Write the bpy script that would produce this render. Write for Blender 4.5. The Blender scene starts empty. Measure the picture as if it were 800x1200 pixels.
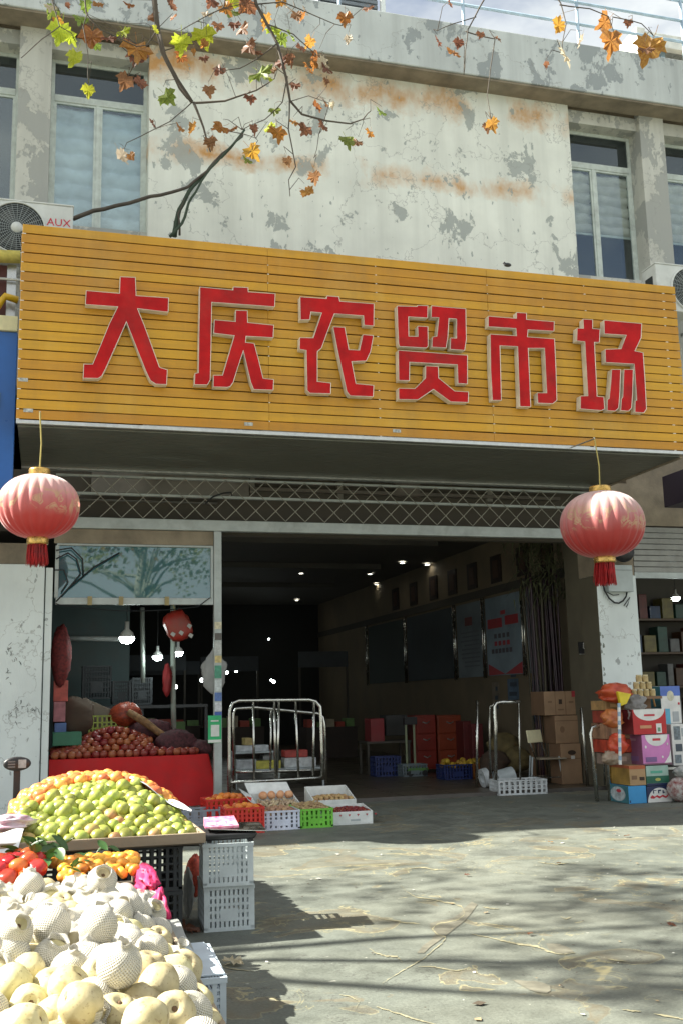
import bpy, bmesh, math, random
from mathutils import Vector, Matrix, noise
R = random.Random(7)
scn = bpy.context.scene
C = scn.collection
rad = math.radians

# ------------------------------------------------------------------ camera
F, W0, H0 = 1220.0, 800.0, 1200.0
YAW, PITCH, ROLL = rad(15.915), rad(10.138), rad(-1.314)
_f = Vector((math.sin(YAW)*math.cos(PITCH), math.cos(YAW)*math.cos(PITCH), math.sin(PITCH)))
_r0 = Vector((math.cos(YAW), -math.sin(YAW), 0)); _u0 = _r0.cross(_f)
_r = math.cos(ROLL)*_r0 + math.sin(ROLL)*_u0; _u = -math.sin(ROLL)*_r0 + math.cos(ROLL)*_u0
CAM = Vector((0, 0, 1.5))
cam = bpy.data.cameras.new('camera'); camo = bpy.data.objects.new('camera', cam); C.objects.link(camo)
cam.sensor_fit = 'VERTICAL'; cam.sensor_height = 24.0; cam.lens = F/H0*24.0
cam.clip_start = .05; cam.clip_end = 2000
camo.matrix_world = Matrix(((_r.x, _u.x, -_f.x, CAM.x), (_r.y, _u.y, -_f.y, CAM.y), (_r.z, _u.z, -_f.z, CAM.z), (0, 0, 0, 1)))
scn.camera = camo

# measured points of the place: where the sight line through a photo point meets a real plane
def ray(px, py): return _r*((px-W0/2)/F) + _u*(-(py-H0/2)/F) + _f
def PY(px, py, Y): d = ray(px, py); return CAM + d*(Y/d.y)
def PZ(px, py, z=0.0): d = ray(px, py); return CAM + d*((z-CAM.z)/d.z)
def PX(px, py, X): d = ray(px, py); return CAM + d*(X/d.x)

# ------------------------------------------------------------------ light
SUN = Vector((-1.1, .28, 1.0)).normalized()
w = bpy.data.worlds.new('World'); scn.world = w; w.use_nodes = True
nt = w.node_tree; nt.nodes.clear()
wo = nt.nodes.new('ShaderNodeOutputWorld'); bg = nt.nodes.new('ShaderNodeBackground'); sk = nt.nodes.new('ShaderNodeTexSky')
sk.sky_type = 'NISHITA'; sk.sun_disc = False
sk.sun_elevation = math.asin(SUN.z); sk.sun_rotation = math.atan2(SUN.x, SUN.y)
sk.dust_density = 3.0; sk.air_density = 1.0
bg.inputs[1].default_value = .05
# thin bright cloud spread over the whole sky
_tc0 = nt.nodes.new('ShaderNodeTexCoord'); _mp = nt.nodes.new('ShaderNodeMapping'); _mp.inputs['Scale'].default_value = (1, 1, 2.2); _cn = nt.nodes.new('ShaderNodeTexNoise')
_cn.inputs['Scale'].default_value = 1.9; _cn.inputs['Detail'].default_value = 7; _cn.inputs['Roughness'].default_value = .58
_cr = nt.nodes.new('ShaderNodeValToRGB'); _cr.color_ramp.elements[0].position = .38; _cr.color_ramp.elements[1].position = .58
_cr.color_ramp.elements[0].color = (.12, .12, .12, 1)
_cm = nt.nodes.new('ShaderNodeMix'); _cm.data_type = 'RGBA'; _cm.inputs[7].default_value = (7.2, 7.4, 7.1, 1)
nt.links.new(_tc0.outputs['Generated'], _mp.inputs[0]); nt.links.new(_mp.outputs[0], _cn.inputs['Vector']); nt.links.new(_cn.outputs[0], _cr.inputs[0])
nt.links.new(_cr.outputs[0], _cm.inputs[0]); nt.links.new(sk.outputs[0], _cm.inputs[6]); nt.links.new(_cm.outputs[2], bg.inputs[0]); nt.links.new(bg.outputs[0], wo.inputs[0])
sl = bpy.data.lights.new('sun', 'SUN'); sl.energy = 5.0; sl.angle = rad(.55); sl.color = (1, .96, .84)
so = bpy.data.objects.new('sun', sl); C.objects.link(so); so.rotation_euler = SUN.to_track_quat('Z', 'Y').to_euler()
scn.view_settings.view_transform = 'Standard'; scn.view_settings.look = 'None'
scn.view_settings.exposure = 1.8; scn.view_settings.gamma = 1
scn.cycles.max_bounces = 7; scn.cycles.diffuse_bounces = 4; scn.cycles.transparent_max_bounces = 12
scn.cycles.sample_clamp_indirect = 4

# ------------------------------------------------------------------ materials
MC = {}
def nodes(name):
    m = bpy.data.materials.new(name); m.use_nodes = True; t = m.node_tree
    return m, t, t.nodes['Principled BSDF'], t.nodes, t.links
def ramp(N, stops, interp='LINEAR'):
    r = N.new('ShaderNodeValToRGB'); r.color_ramp.interpolation = interp
    e = r.color_ramp.elements
    while len(e) < len(stops): e.new(.5)
    for i, (p, c) in enumerate(stops):
        e[i].position = p; e[i].color = (c[0], c[1], c[2], 1) if hasattr(c, '__len__') else (c, c, c, 1)
    return r
def texn(N, L, co, scale, detail=4, rough=.55, stretch=None, dist=0, off=0):
    n = N.new('ShaderNodeTexNoise'); n.inputs['Scale'].default_value = scale; n.inputs['Detail'].default_value = detail
    n.inputs['Roughness'].default_value = rough; n.inputs['Distortion'].default_value = dist
    mp = N.new('ShaderNodeMapping'); mp.inputs['Location'].default_value = (off, off*.7, off*.3)
    if stretch: mp.inputs['Scale'].default_value = stretch
    L.new(co, mp.inputs[0]); L.new(mp.outputs[0], n.inputs['Vector']); return n
def mix(N, L, fac, a, b, mode='MIX'):
    m = N.new('ShaderNodeMix'); m.data_type = 'RGBA'; m.blend_type = mode
    for sock, v in ((m.inputs[0], fac), (m.inputs[6], a), (m.inputs[7], b)):
        if isinstance(v, (int, float)): sock.default_value = v if sock == m.inputs[0] else (v, v, v, 1)
        elif isinstance(v, tuple): sock.default_value = (*v, 1)
        else: L.new(v, sock)
    return m.outputs[2]
def vmath(N, L, op, a, b=None, c=None, clamp=False):
    m = N.new('ShaderNodeMath'); m.operation = op; m.use_clamp = clamp
    for i, v in enumerate((a, b, c)):
        if v is None: continue
        if isinstance(v, (int, float)): m.inputs[i].default_value = v
        else: L.new(v, m.inputs[i])
    return m.outputs[0]
def M(name, c, rough=.6, metal=0.0, var=.15, vs=6, c2=None, bump=.0, bs=40, rnd=0.0, trans=0.0, dirt=0.0, stretch=None, spec=.5, streak=0.0, fleck=0.0):
    if name in MC: return MC[name]
    m, t, P, N, L = nodes(name); MC[name] = m
    co = N.new('ShaderNodeTexCoord').outputs['Object']
    n = texn(N, L, co, vs, stretch=stretch)
    a = tuple(x*(1-var) for x in c); b = c2 or tuple(min(1, x*(1+var)) for x in c)
    r = ramp(N, [(.3, a), (.7, b)]); L.new(n.outputs[0], r.inputs[0]); col = r.outputs[0]
    if fleck:
        n6 = texn(N, L, co, 75, 3, .6, off=3); r6 = ramp(N, [(.60, 0.0), (.66, fleck)]); L.new(n6.outputs[0], r6.inputs[0]); col = mix(N, L, r6.outputs[0], col, (.24, .15, .06))
        n7 = texn(N, L, co, 16, 4, .6, off=13); r7 = ramp(N, [(.60, 0.0), (.70, fleck)]); L.new(n7.outputs[0], r7.inputs[0]); col = mix(N, L, r7.outputs[0], col, (.36, .25, .09))
    if dirt:
        n2 = texn(N, L, co, vs*.35, 6, .7, off=9); r2 = ramp(N, [(.5, 0.0), (.72, dirt)]); L.new(n2.outputs[0], r2.inputs[0])
        col = mix(N, L, r2.outputs[0], col, (.10, .085, .065))
    if streak:
        n4 = texn(N, L, co, 2.6, 6, .68, (1, 1, .12), off=17); r4 = ramp(N, [(.46, 0.0), (.74, streak)]); L.new(n4.outputs[0], r4.inputs[0])
        col = mix(N, L, r4.outputs[0], col, (.22, .12, .03))
        n5 = texn(N, L, co, 1.3, 5, .7, (1, 1, .5), off=27); r5 = ramp(N, [(.52, 0.0), (.8, streak)]); L.new(n5.outputs[0], r5.inputs[0])
        col = mix(N, L, r5.outputs[0], col, (.62, .45, .16))
    if rnd:
        oi = N.new('ShaderNodeObjectInfo'); h = N.new('ShaderNodeHueSaturation'); L.new(col, h.inputs['Color'])
        L.new(vmath(N, L, 'MULTIPLY_ADD', oi.outputs['Random'], rnd*1.6, 1-rnd*.8), h.inputs['Value'])
        L.new(vmath(N, L, 'MULTIPLY_ADD', oi.outputs['Random'], rnd*.12, .5-rnd*.06), h.inputs['Hue']); col = h.outputs[0]
    L.new(col, P.inputs['Base Color']); P.inputs['Metallic'].default_value = metal
    P.inputs['Specular IOR Level'].default_value = spec
    rr = ramp(N, [(.3, max(0, rough-.08)), (.7, min(1, rough+.08))]); L.new(n.outputs[0], rr.inputs[0]); L.new(rr.outputs[0], P.inputs['Roughness'])
    if bump:
        nb = texn(N, L, co, bs, 3); bp = N.new('ShaderNodeBump'); bp.inputs['Strength'].default_value = bump; bp.inputs['Distance'].default_value = .01
        L.new(nb.outputs[0], bp.inputs['Height']); L.new(bp.outputs[0], P.inputs['Normal'])
    if trans:
        out = N['Material Output']; tr = N.new('ShaderNodeBsdfTranslucent'); ms = N.new('ShaderNodeMixShader'); ms.inputs[0].default_value = trans
        L.new(col, tr.inputs[0]); L.new(P.outputs[0], ms.inputs[1]); L.new(tr.outputs[0], ms.inputs[2]); L.new(ms.outputs[0], out.inputs[0])
    return m
def emit(name, c, s):
    if name in MC: return MC[name]
    m, t, P, N, L = nodes(name); MC[name] = m
    P.inputs['Base Color'].default_value = (.8, .8, .8, 1); P.inputs['Emission Color'].default_value = (*c, 1); P.inputs['Emission Strength'].default_value = s
    return m
def glass(name, tint, refl, rough=.03, op=.25, c=(.02, .03, .03)):
    """window pane: partly see-through, partly mirror, partly a dirty film"""
    if name in MC: return MC[name]
    m, t, P, N, L = nodes(name); MC[name] = m; out = N['Material Output']
    tr = N.new('ShaderNodeBsdfTransparent'); tr.inputs[0].default_value = (*tint, 1)
    gl = N.new('ShaderNodeBsdfGlossy'); gl.inputs['Roughness'].default_value = rough; gl.inputs[0].default_value = (.85, .95, 1, 1)
    co = N.new('ShaderNodeTexCoord').outputs['Object']; nb = texn(N, L, co, 1.3, 2); bp = N.new('ShaderNodeBump')
    bp.inputs['Strength'].default_value = .05; bp.inputs['Distance'].default_value = .01; L.new(nb.outputs[0], bp.inputs['Height']); L.new(bp.outputs[0], gl.inputs['Normal'])
    P.inputs['Base Color'].default_value = (*c, 1); P.inputs['Roughness'].default_value = .5
    a = N.new('ShaderNodeMixShader'); a.inputs[0].default_value = op; L.new(tr.outputs[0], a.inputs[1]); L.new(P.outputs[0], a.inputs[2])
    b = N.new('ShaderNodeMixShader'); b.inputs[0].default_value = refl; L.new(a.outputs[0], b.inputs[1]); L.new(gl.outputs[0], b.inputs[2])
    L.new(b.outputs[0], out.inputs[0]); return m

def wall_mat(name, base=(.86, .88, .80), rust=True, patch=(.38, .41, .39), pt=.585, grime=.5):
    m, t, P, N, L = nodes(name); MC[name] = m
    co = N.new('ShaderNodeTexCoord').outputs['Object']
    sp = N.new('ShaderNodeSeparateXYZ'); L.new(co, sp.inputs[0])
    n1 = texn(N, L, co, .9, 5); r1 = ramp(N, [(.3, tuple(x*.86 for x in base)), (.7, tuple(min(1, x*1.1) for x in base))]); L.new(n1.outputs[0], r1.inputs[0]); col = r1.outputs[0]
    # rain streaks
    ns = texn(N, L, co, 3.2, 5, .6, (1, 1, .06)); rs = ramp(N, [(.42, 0.0), (.75, grime)]); L.new(ns.outputs[0], rs.inputs[0])
    col = mix(N, L, rs.outputs[0], col, tuple(x*.66 for x in base))
    if rust:
        for zc, wd, hm, o in ((11.42, .20, .95, 3), (9.92, .12, 1.0, 8)):
            d = vmath(N, L, 'ABSOLUTE', vmath(N, L, 'SUBTRACT', sp.outputs[2], zc))
            ne = texn(N, L, co, 2.3, 5, .7, off=o+40); d = vmath(N, L, 'ADD', d, vmath(N, L, 'MULTIPLY', vmath(N, L, 'SUBTRACT', ne.outputs[0], .5), wd*5))
            g = vmath(N, L, 'SUBTRACT', 1.0, vmath(N, L, 'DIVIDE', d, wd*2), clamp=True)
            nr = texn(N, L, co, 1.1, 5, .6, (1, 1, .5), off=o); rr = ramp(N, [(.40, 0.0), (.56, hm)]); L.new(nr.outputs[0], rr.inputs[0])
            col = mix(N, L, vmath(N, L, 'MULTIPLY', g, rr.outputs[0]), col, (.60, .31, .10))
    # peeled paint: grey plaster patches with crisp edges
    n2 = texn(N, L, co, 1.35, 9, .68, (1, 1, .75), off=4, dist=.25); r2 = ramp(N, [(pt, 0.0), (pt+.012, 1.0)]); L.new(n2.outputs[0], r2.inputs[0])
    n3 = texn(N, L, co, 9, 5, .6, (1, 1, .5), off=14, dist=.4); r3 = ramp(N, [(.655, 0.0), (.67, 1.0)]); L.new(n3.outputs[0], r3.inputs[0])
    pk = vmath(N, L, 'MAXIMUM', r2.outputs[0], r3.outputs[0])
    col = mix(N, L, vmath(N, L, 'MULTIPLY', pk, .85), col, patch)
    # hairline cracks
    v = N.new('ShaderNodeTexVoronoi'); v.feature = 'DISTANCE_TO_EDGE'; v.inputs['Scale'].default_value = .55
    nd = texn(N, L, co, 3, 4); add = N.new('ShaderNodeVectorMath'); add.operation = 'ADD'; L.new(co, add.inputs[0]); L.new(nd.outputs[1], add.inputs[1]); L.new(add.outputs[0], v.inputs['Vector'])
    rc = ramp(N, [(.0, .6), (.006, 0.0)]); L.new(v.outputs[0], rc.inputs[0]); col = mix(N, L, rc.outputs[0], col, (.3, .3, .28))
    L.new(col, P.inputs['Base Color']); P.inputs['Roughness'].default_value = .85
    bp = N.new('ShaderNodeBump'); bp.inputs['Strength'].default_value = .5; bp.inputs['Distance'].default_value = .012
    L.new(vmath(N, L, 'SUBTRACT', n3.outputs[0], pk), bp.inputs['Height']); L.new(bp.outputs[0], P.inputs['Normal'])
    return m
def ground_mat():
    m, t, P, N, L = nodes('concrete_ground')
    co = N.new('ShaderNodeTexCoord').outputs['Object']
    n1 = texn(N, L, co, .45, 6, .6); r1 = ramp(N, [(.32, (.108, .122, .106)), (.5, (.140, .152, .128)), (.7, (.180, .188, .154))]); L.new(n1.outputs[0], r1.inputs[0]); col = r1.outputs[0]
    nf = texn(N, L, co, 55, 4, .7); rf = ramp(N, [(.35, .78), (.65, 1.12)]); L.new(nf.outputs[0], rf.inputs[0]); col = mix(N, L, 1.0, col, rf.outputs[0], 'MULTIPLY')
    nm = texn(N, L, co, 4, 5, .65, off=2); rm = ramp(N, [(.4, .82), (.62, 1.05)]); L.new(nm.outputs[0], rm.inputs[0]); col = mix(N, L, 1.0, col, rm.outputs[0], 'MULTIPLY')
    # dried puddles: tan inside, pale mineral rim along a wandering line
    ns = texn(N, L, co, 1.25, 5, .52, off=33, dist=.9); f = ns.outputs[0]
    ins = ramp(N, [(.592, 0.0), (.602, .6), (.65, .2)]); L.new(f, ins.inputs[0])
    rim = ramp(N, [(.582, 0.0), (.5885, .85), (.591, .85), (.597, 0.0)]); L.new(f, rim.inputs[0])
    br = texn(N, L, co, 1.4, 2, off=5); rb = ramp(N, [(.42, 0.0), (.52, 1.0)]); L.new(br.outputs[0], rb.inputs[0])
    col = mix(N, L, ins.outputs[0], col, (.15, .12, .07))
    col = mix(N, L, vmath(N, L, 'MULTIPLY', rim.outputs[0], rb.outputs[0]), col, (.33, .29, .16))
    sp = texn(N, L, co, 30, 2, off=7); rs = ramp(N, [(.74, 0.0), (.76, .7)]); L.new(sp.outputs[0], rs.inputs[0]); col = mix(N, L, rs.outputs[0], col, (.07, .06, .05))
    sp2 = texn(N, L, co, 17, 2, off=27); rs2 = ramp(N, [(.75, 0.0), (.765, .6)]); L.new(sp2.outputs[0], rs2.inputs[0]); col = mix(N, L, rs2.outputs[0], col, (.5, .49, .42))
    # thin wandering water marks and hairline cracks
    nw = texn(N, L, co, 1.9, 5, .55, off=61, dist=.8); rw = ramp(N, [(.497, 0.0), (.500, .75), (.503, .75), (.508, 0.0)]); L.new(nw.outputs[0], rw.inputs[0])
    bw = texn(N, L, co, .8, 3, off=45); rbw = ramp(N, [(.50, 0.0), (.60, 1.0)]); L.new(bw.outputs[0], rbw.inputs[0])
    col = mix(N, L, vmath(N, L, 'MULTIPLY', rw.outputs[0], rbw.outputs[0]), col, (.30, .27, .15))
    vo = N.new('ShaderNodeTexVoronoi'); vo.feature = 'DISTANCE_TO_EDGE'; vo.inputs['Scale'].default_value = .45
    ad = N.new('ShaderNodeVectorMath'); ad.operation = 'ADD'; L.new(co, ad.inputs[0]); L.new(nm.outputs[1], ad.inputs[1]); L.new(ad.outputs[0], vo.inputs['Vector'])
    rv = ramp(N, [(.0, .8), (.005, 0.0)]); L.new(vo.outputs[0], rv.inputs[0]); col = mix(N, L, rv.outputs[0], col, (.05, .05, .045))
    # old oil and grime blotches
    no_ = texn(N, L, co, 1.1, 6, .7, off=71); ro_ = ramp(N, [(.56, 0.0), (.68, .55)]); L.new(no_.outputs[0], ro_.inputs[0]); col = mix(N, L, ro_.outputs[0], col, (.06, .065, .06))
    L.new(col, P.inputs['Base Color'])
    rr = ramp(N, [(.35, .55), (.65, .85)]); L.new(nm.outputs[0], rr.inputs[0]); L.new(rr.outputs[0], P.inputs['Roughness'])
    bp = N.new('ShaderNodeBump'); bp.inputs['Strength'].default_value = .35; bp.inputs['Distance'].default_value = .01
    L.new(nf.outputs[0], bp.inputs['Height']); L.new(bp.outputs[0], P.inputs['Normal'])
    return m
def silk_mat():
    """lantern cloth: red with the sunlit pale top painted in, and worn gold flower print"""
    m, t, P, N, L = nodes('lantern_silk')
    tc = N.new('ShaderNodeTexCoord'); co = tc.outputs['Object']
    sp = N.new('ShaderNodeSeparateXYZ'); L.new(co, sp.inputs[0])
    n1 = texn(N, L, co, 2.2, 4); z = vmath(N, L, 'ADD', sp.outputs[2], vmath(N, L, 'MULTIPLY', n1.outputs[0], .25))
    r = ramp(N, [(.0, (.46, .03, .025)), (.25, (.52, .07, .065)), (.52, (.62, .24, .24)), (.8, (.80, .58, .56))])  # pale upper stops put the sunlit, overexposed top into the silk colour
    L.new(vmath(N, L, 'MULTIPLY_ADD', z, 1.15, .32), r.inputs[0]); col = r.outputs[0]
    n2 = texn(N, L, co, 4.5, 3, .5, off=3, dist=1.2); r2 = ramp(N, [(.48, 0.0), (.50, .8), (.53, .8), (.54, .1), (.56, .1), (.57, .8), (.64, .8), (.66, .1)]); L.new(n2.outputs[0], r2.inputs[0])
    band = ramp(N, [(.0, 0.0), (.35, 0.0), (.45, 1.0), (.62, 1.0), (.75, 0.0)]); L.new(vmath(N, L, 'ADD', sp.outputs[2], .5), band.inputs[0])
    n3 = texn(N, L, co, 1.9, 1, off=11); r3 = ramp(N, [(.45, 0.0), (.5, 1.0)]); L.new(n3.outputs[0], r3.inputs[0])
    k = vmath(N, L, 'MULTIPLY', vmath(N, L, 'MULTIPLY', r2.outputs[0], band.outputs[0]), r3.outputs[0])
    col = mix(N, L, k, col, (.62, .47, .28))
    L.new(col, P.inputs['Base Color']); P.inputs['Roughness'].default_value = .5; P.inputs['Sheen Weight'].default_value = .8; P.inputs['Sheen Roughness'].default_value = .35
    tr = N.new('ShaderNodeBsdfTranslucent'); ms = N.new('ShaderNodeMixShader'); ms.inputs[0].default_value = .35
    L.new(col, tr.inputs[0]); L.new(P.outputs[0], ms.inputs[1]); L.new(tr.outputs[0], ms.inputs[2]); L.new(ms.outputs[0], N['Material Output'].inputs[0])
    return m
def net_mat():
    """white foam fruit net: a diamond mesh with small holes"""
    m, t, P, N, L = nodes('foam_net')
    uv = N.new('ShaderNodeTexCoord').outputs['UV']; sp = N.new('ShaderNodeSeparateXYZ'); L.new(uv, sp.inputs[0])
    a = vmath(N, L, 'SINE', vmath(N, L, 'MULTIPLY', vmath(N, L, 'ADD', vmath(N, L, 'MULTIPLY', sp.outputs[0], 36), vmath(N, L, 'MULTIPLY', sp.outputs[1], 21)), math.pi))
    b = vmath(N, L, 'SINE', vmath(N, L, 'MULTIPLY', vmath(N, L, 'SUBTRACT', vmath(N, L, 'MULTIPLY', sp.outputs[0], 36), vmath(N, L, 'MULTIPLY', sp.outputs[1], 21)), math.pi))
    k = vmath(N, L, 'MULTIPLY', vmath(N, L, 'ABSOLUTE', a), vmath(N, L, 'ABSOLUTE', b))
    h = ramp(N, [(.5, 0.0), (.85, 1.0)]); L.new(k, h.inputs[0])
    P.inputs['Base Color'].default_value = (.80, .77, .69, 1); P.inputs['Roughness'].default_value = .6
    P.inputs['Subsurface Weight'].default_value = .0
    bp = N.new('ShaderNodeBump'); bp.inputs['Strength'].default_value = .8; bp.inputs['Distance'].default_value = .006; bp.invert = True
    L.new(k, bp.inputs['Height']); L.new(bp.outputs[0], P.inputs['Normal'])
    tr = N.new('ShaderNodeBsdfTransparent'); ms = N.new('ShaderNodeMixShader'); L.new(vmath(N, L, 'MULTIPLY_ADD', h.outputs[0], .62, .12), ms.inputs[0])
    L.new(P.outputs[0], ms.inputs[1]); L.new(tr.outputs[0], ms.inputs[2]); L.new(ms.outputs[0], N['Material Output'].inputs[0])
    return m

# ------------------------------------------------------------------ mesh helpers
class MB:
    def __init__(s): s.v = []; s.f = []; s.m = []; s.uv = {}
    def add(s, vs, fs, m=0, uvs=None):
        b = len(s.v); s.v += [tuple(x) for x in vs]
        for i, f in enumerate(fs):
            s.f.append(tuple(b+k for k in f)); s.m.append(m[i] if isinstance(m, (list, tuple)) else m)
            if uvs: s.uv[len(s.f)-1] = uvs[i]
        return s
    def box(s, x0, x1, y0, y1, z0, z1, m=0, T=None):
        vs = [Vector(p) for p in ((x0, y0, z0), (x1, y0, z0), (x1, y1, z0), (x0, y1, z0), (x0, y0, z1), (x1, y0, z1), (x1, y1, z1), (x0, y1, z1))]
        if T is not None: vs = [T @ p for p in vs]
        # bottom, top, front(-y), right, back, left
        return s.add(vs, [(0, 3, 2, 1), (4, 5, 6, 7), (0, 1, 5, 4), (1, 2, 6, 5), (2, 3, 7, 6), (3, 0, 4, 7)], m)
    def tube(s, pts, r, n=8, m=0, caps=True):
        pts = [Vector(p) for p in pts]; rings = []
        rs = r if isinstance(r, (list, tuple)) else [r]*len(pts)
        up = Vector((0, 0, 1)); prev = None
        for i, p in enumerate(pts):
            d = (pts[min(i+1, len(pts)-1)] - pts[max(i-1, 0)])
            d = d.normalized() if d.length > 1e-9 else up
            if prev is None: a = d.orthogonal().normalized()
            else: a = (prev - d*prev.dot(d)); a = a.normalized() if a.length > 1e-6 else d.orthogonal().normalized()
            prev = a; b = d.cross(a)
            rings.append([p + (a*math.cos(t) + b*math.sin(t))*rs[i] for t in (2*math.pi*k/n for k in range(n))])
        vs = [q for g in rings for q in g]; fs = []
        for i in range(len(pts)-1):
            for k in range(n):
                k2 = (k+1) % n; fs.append((i*n+k, i*n+k2, (i+1)*n+k2, (i+1)*n+k))
        if caps: fs.append(tuple(reversed(range(n)))); fs.append(tuple((len(pts)-1)*n+k for k in range(n)))
        return s.add(vs, fs, m)
    def lathe(s, prof, n=24, m=0, T=None, lobes=0, amp=0.0, uv=False, fn=None):
        vs = []
        for j, (r, z) in enumerate(prof):
            for k in range(n):
                t = 2*math.pi*k/n; rr = r*(1 - amp*abs(math.sin(lobes*t/2))**0.0 if False else 1)
                if lobes: rr = r*(1 - amp*(1-abs(math.sin(lobes*t/2))))
                p = Vector((rr*math.cos(t), rr*math.sin(t), z))
                if fn: p = fn(p, j, k)
                vs.append(T @ p if T is not None else p)
        fs = []; us = []
        for j in range(len(prof)-1):
            for k in range(n):
                k2 = (k+1) % n; fs.append((j*n+k, j*n+k2, (j+1)*n+k2, (j+1)*n+k))
                us.append([(k/n, j/(len(prof)-1)), ((k+1)/n, j/(len(prof)-1)), ((k+1)/n, (j+1)/(len(prof)-1)), (k/n, (j+1)/(len(prof)-1))])
        return s.add(vs, fs, m, us if uv else None)
    def ball(s, c, rx, ry=None, rz=None, n=12, k=8, m=0, T=None, fn=None):
        ry = ry or rx; rz = rz or rx
        prof = [(max(1e-4, math.sin(math.pi*i/k)), -math.cos(math.pi*i/k)) for i in range(k+1)]
        TT = Matrix.Translation(c) @ (T if T is not None else Matrix()) @ Matrix.Diagonal((rx, ry, rz, 1))
        return s.lathe(prof, n, m, TT, fn=fn)
    def prism(s, poly, y0, y1, m=0, axis='y', mside=None):
        """poly in x,z; extruded from y0 (front) to y1"""
        n = len(poly); area = sum(poly[i][0]*poly[(i+1) % n][1]-poly[(i+1) % n][0]*poly[i][1] for i in range(n))
        if area < 0: poly = poly[::-1]
        vs = [(p[0], y0, p[1]) for p in poly] + [(p[0], y1, p[1]) for p in poly]
        if axis == 'x': vs = [(v[1], -v[0], v[2]) if False else (v[1], v[0], v[2]) for v in vs]
        fs = [tuple(range(n)), tuple(range(2*n-1, n-1, -1))] + [(i, n+i, n+(i+1) % n, (i+1) % n) for i in range(n)]
        ms = [m, m] + [m if mside is None else mside]*n
        return s.add(vs, fs, ms)
    def grid(s, fn, nu, nv, m=0):
        vs = [fn(i/nu, j/nv) for j in range(nv+1) for i in range(nu+1)]
        fs = [(j*(nu+1)+i, j*(nu+1)+i+1, (j+1)*(nu+1)+i+1, (j+1)*(nu+1)+i) for j in range(nv) for i in range(nu)]
        return s.add(vs, fs, m)
    def text(s, body, size, T, depth=.002, m=0):
        v, f = text_geo(body, size, depth); return s.add([T @ p for p in v], f, m)
_tc = {}
def text_geo(body, size, depth):
    k = (body, size, depth)
    if k not in _tc:
        c = bpy.data.curves.new('lettering', 'FONT'); c.body = body; c.size = size; c.extrude = depth; c.align_x = 'CENTER'; c.align_y = 'CENTER'; c.resolution_u = 2
        o = bpy.data.objects.new('lettering', c); C.objects.link(o)
        me = bpy.data.meshes.new_from_object(o.evaluated_get(bpy.context.evaluated_depsgraph_get()))
        _tc[k] = ([v.co.copy() for v in me.vertices], [tuple(p.vertices) for p in me.polygons])
        bpy.data.objects.remove(o); bpy.data.curves.remove(c)
    return _tc[k]
ORG = {}
def mesh_of(name, mb, mats, org=Vector((0, 0, 0)), smooth=False):
    me = bpy.data.meshes.new(name)
    me.from_pydata([tuple(Vector(v)-org) for v in mb.v], [], mb.f)
    for m in (mats if isinstance(mats, (list, tuple)) else [mats]): me.materials.append(m)
    me.polygons.foreach_set('material_index', mb.m)
    if smooth: me.polygons.foreach_set('use_smooth', [True]*len(mb.f))
    if mb.uv:
        ul = me.uv_layers.new(name='UVMap')
        for fi, us in mb.uv.items():
            for li, u in zip(me.polygons[fi].loop_indices, us): ul.data[li].uv = u
    me.update(); return me
def tag(o, label=None, cat=None, group=None, kind=None):
    for k, v in (('label', label), ('category', cat), ('group', group), ('kind', kind)):
        if v: o[k] = v
    return o
def thing(name, label, cat, loc=(0, 0, 0), rz=0, group=None):
    o = bpy.data.objects.new(name, None); C.objects.link(o); o.empty_display_size = .2
    o.location = loc; o.rotation_euler = (0, 0, rz); ORG[o.name] = Vector(loc) if rz == 0 else Vector((0, 0, 0))
    return tag(o, label, cat, group)
def part(name, mb, mats, parent, smooth=False, bevel=0, label=None, kind=None, mesh=None, loc=(0, 0, 0), rot=None):
    """one mesh object under parent; mb in world axes for unrotated things, local axes for rotated ones"""
    org = ORG.get(parent.name, Vector((0, 0, 0)))
    me = mesh or mesh_of(name, mb, mats, org, smooth)
    o = bpy.data.objects.new(name, me); C.objects.link(o); o.parent = parent; o.location = loc
    if rot: o.rotation_euler = rot
    ORG[o.name] = org
    if bevel:
        b = o.modifiers.new('bevel', 'BEVEL'); b.width = bevel; b.segments = 2; b.limit_method = 'ANGLE'
    return tag(o, label, kind=kind)
def one(name, mb, mats, label, cat, loc=(0, 0, 0), group=None, smooth=False, bevel=0, kind=None):
    me = mesh_of(name, mb, mats, Vector(loc), smooth); o = bpy.data.objects.new(name, me); C.objects.link(o); o.location = loc
    ORG[o.name] = Vector(loc)
    if bevel:
        b = o.modifiers.new('bevel', 'BEVEL'); b.width = bevel; b.segments = 2; b.limit_method = 'ANGLE'
    return tag(o, label, cat, group, kind)
def inst(name, me, label, cat, loc, rot=(0, 0, 0), sc=(1, 1, 1), group=None):
    o = bpy.data.objects.new(name, me); C.objects.link(o); o.location = loc; o.rotation_euler = rot; o.scale = sc
    return tag(o, label, cat, group)
def kids(o): return [c for c in o.children]
def copy_tree(o, parent=None, loc=None, rz=None, label=None):
    c = o.copy(); C.objects.link(c)
    if parent: c.parent = parent
    if loc is not None: c.location = loc
    if rz is not None: c.rotation_euler = (0, 0, rz)
    if label: c['label'] = label
    for ch in list(o.children):
        d = ch.copy(); C.objects.link(d); d.parent = c
        for g in list(ch.children):
            e = g.copy(); C.objects.link(e); e.parent = d
    return c
def structure(name, mb, mats, **k):
    return one(name, mb, mats, None, None, kind='structure', **k)
def arc(c, r, a0, a1, n, plane='xz'):
    out = []
    for i in range(n+1):
        a = rad(a0+(a1-a0)*i/n); u, v = r*math.cos(a), r*math.sin(a)
        out.append(Vector(c) + (Vector((u, 0, v)) if plane == 'xz' else Vector((u, v, 0))))
    return out

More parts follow.
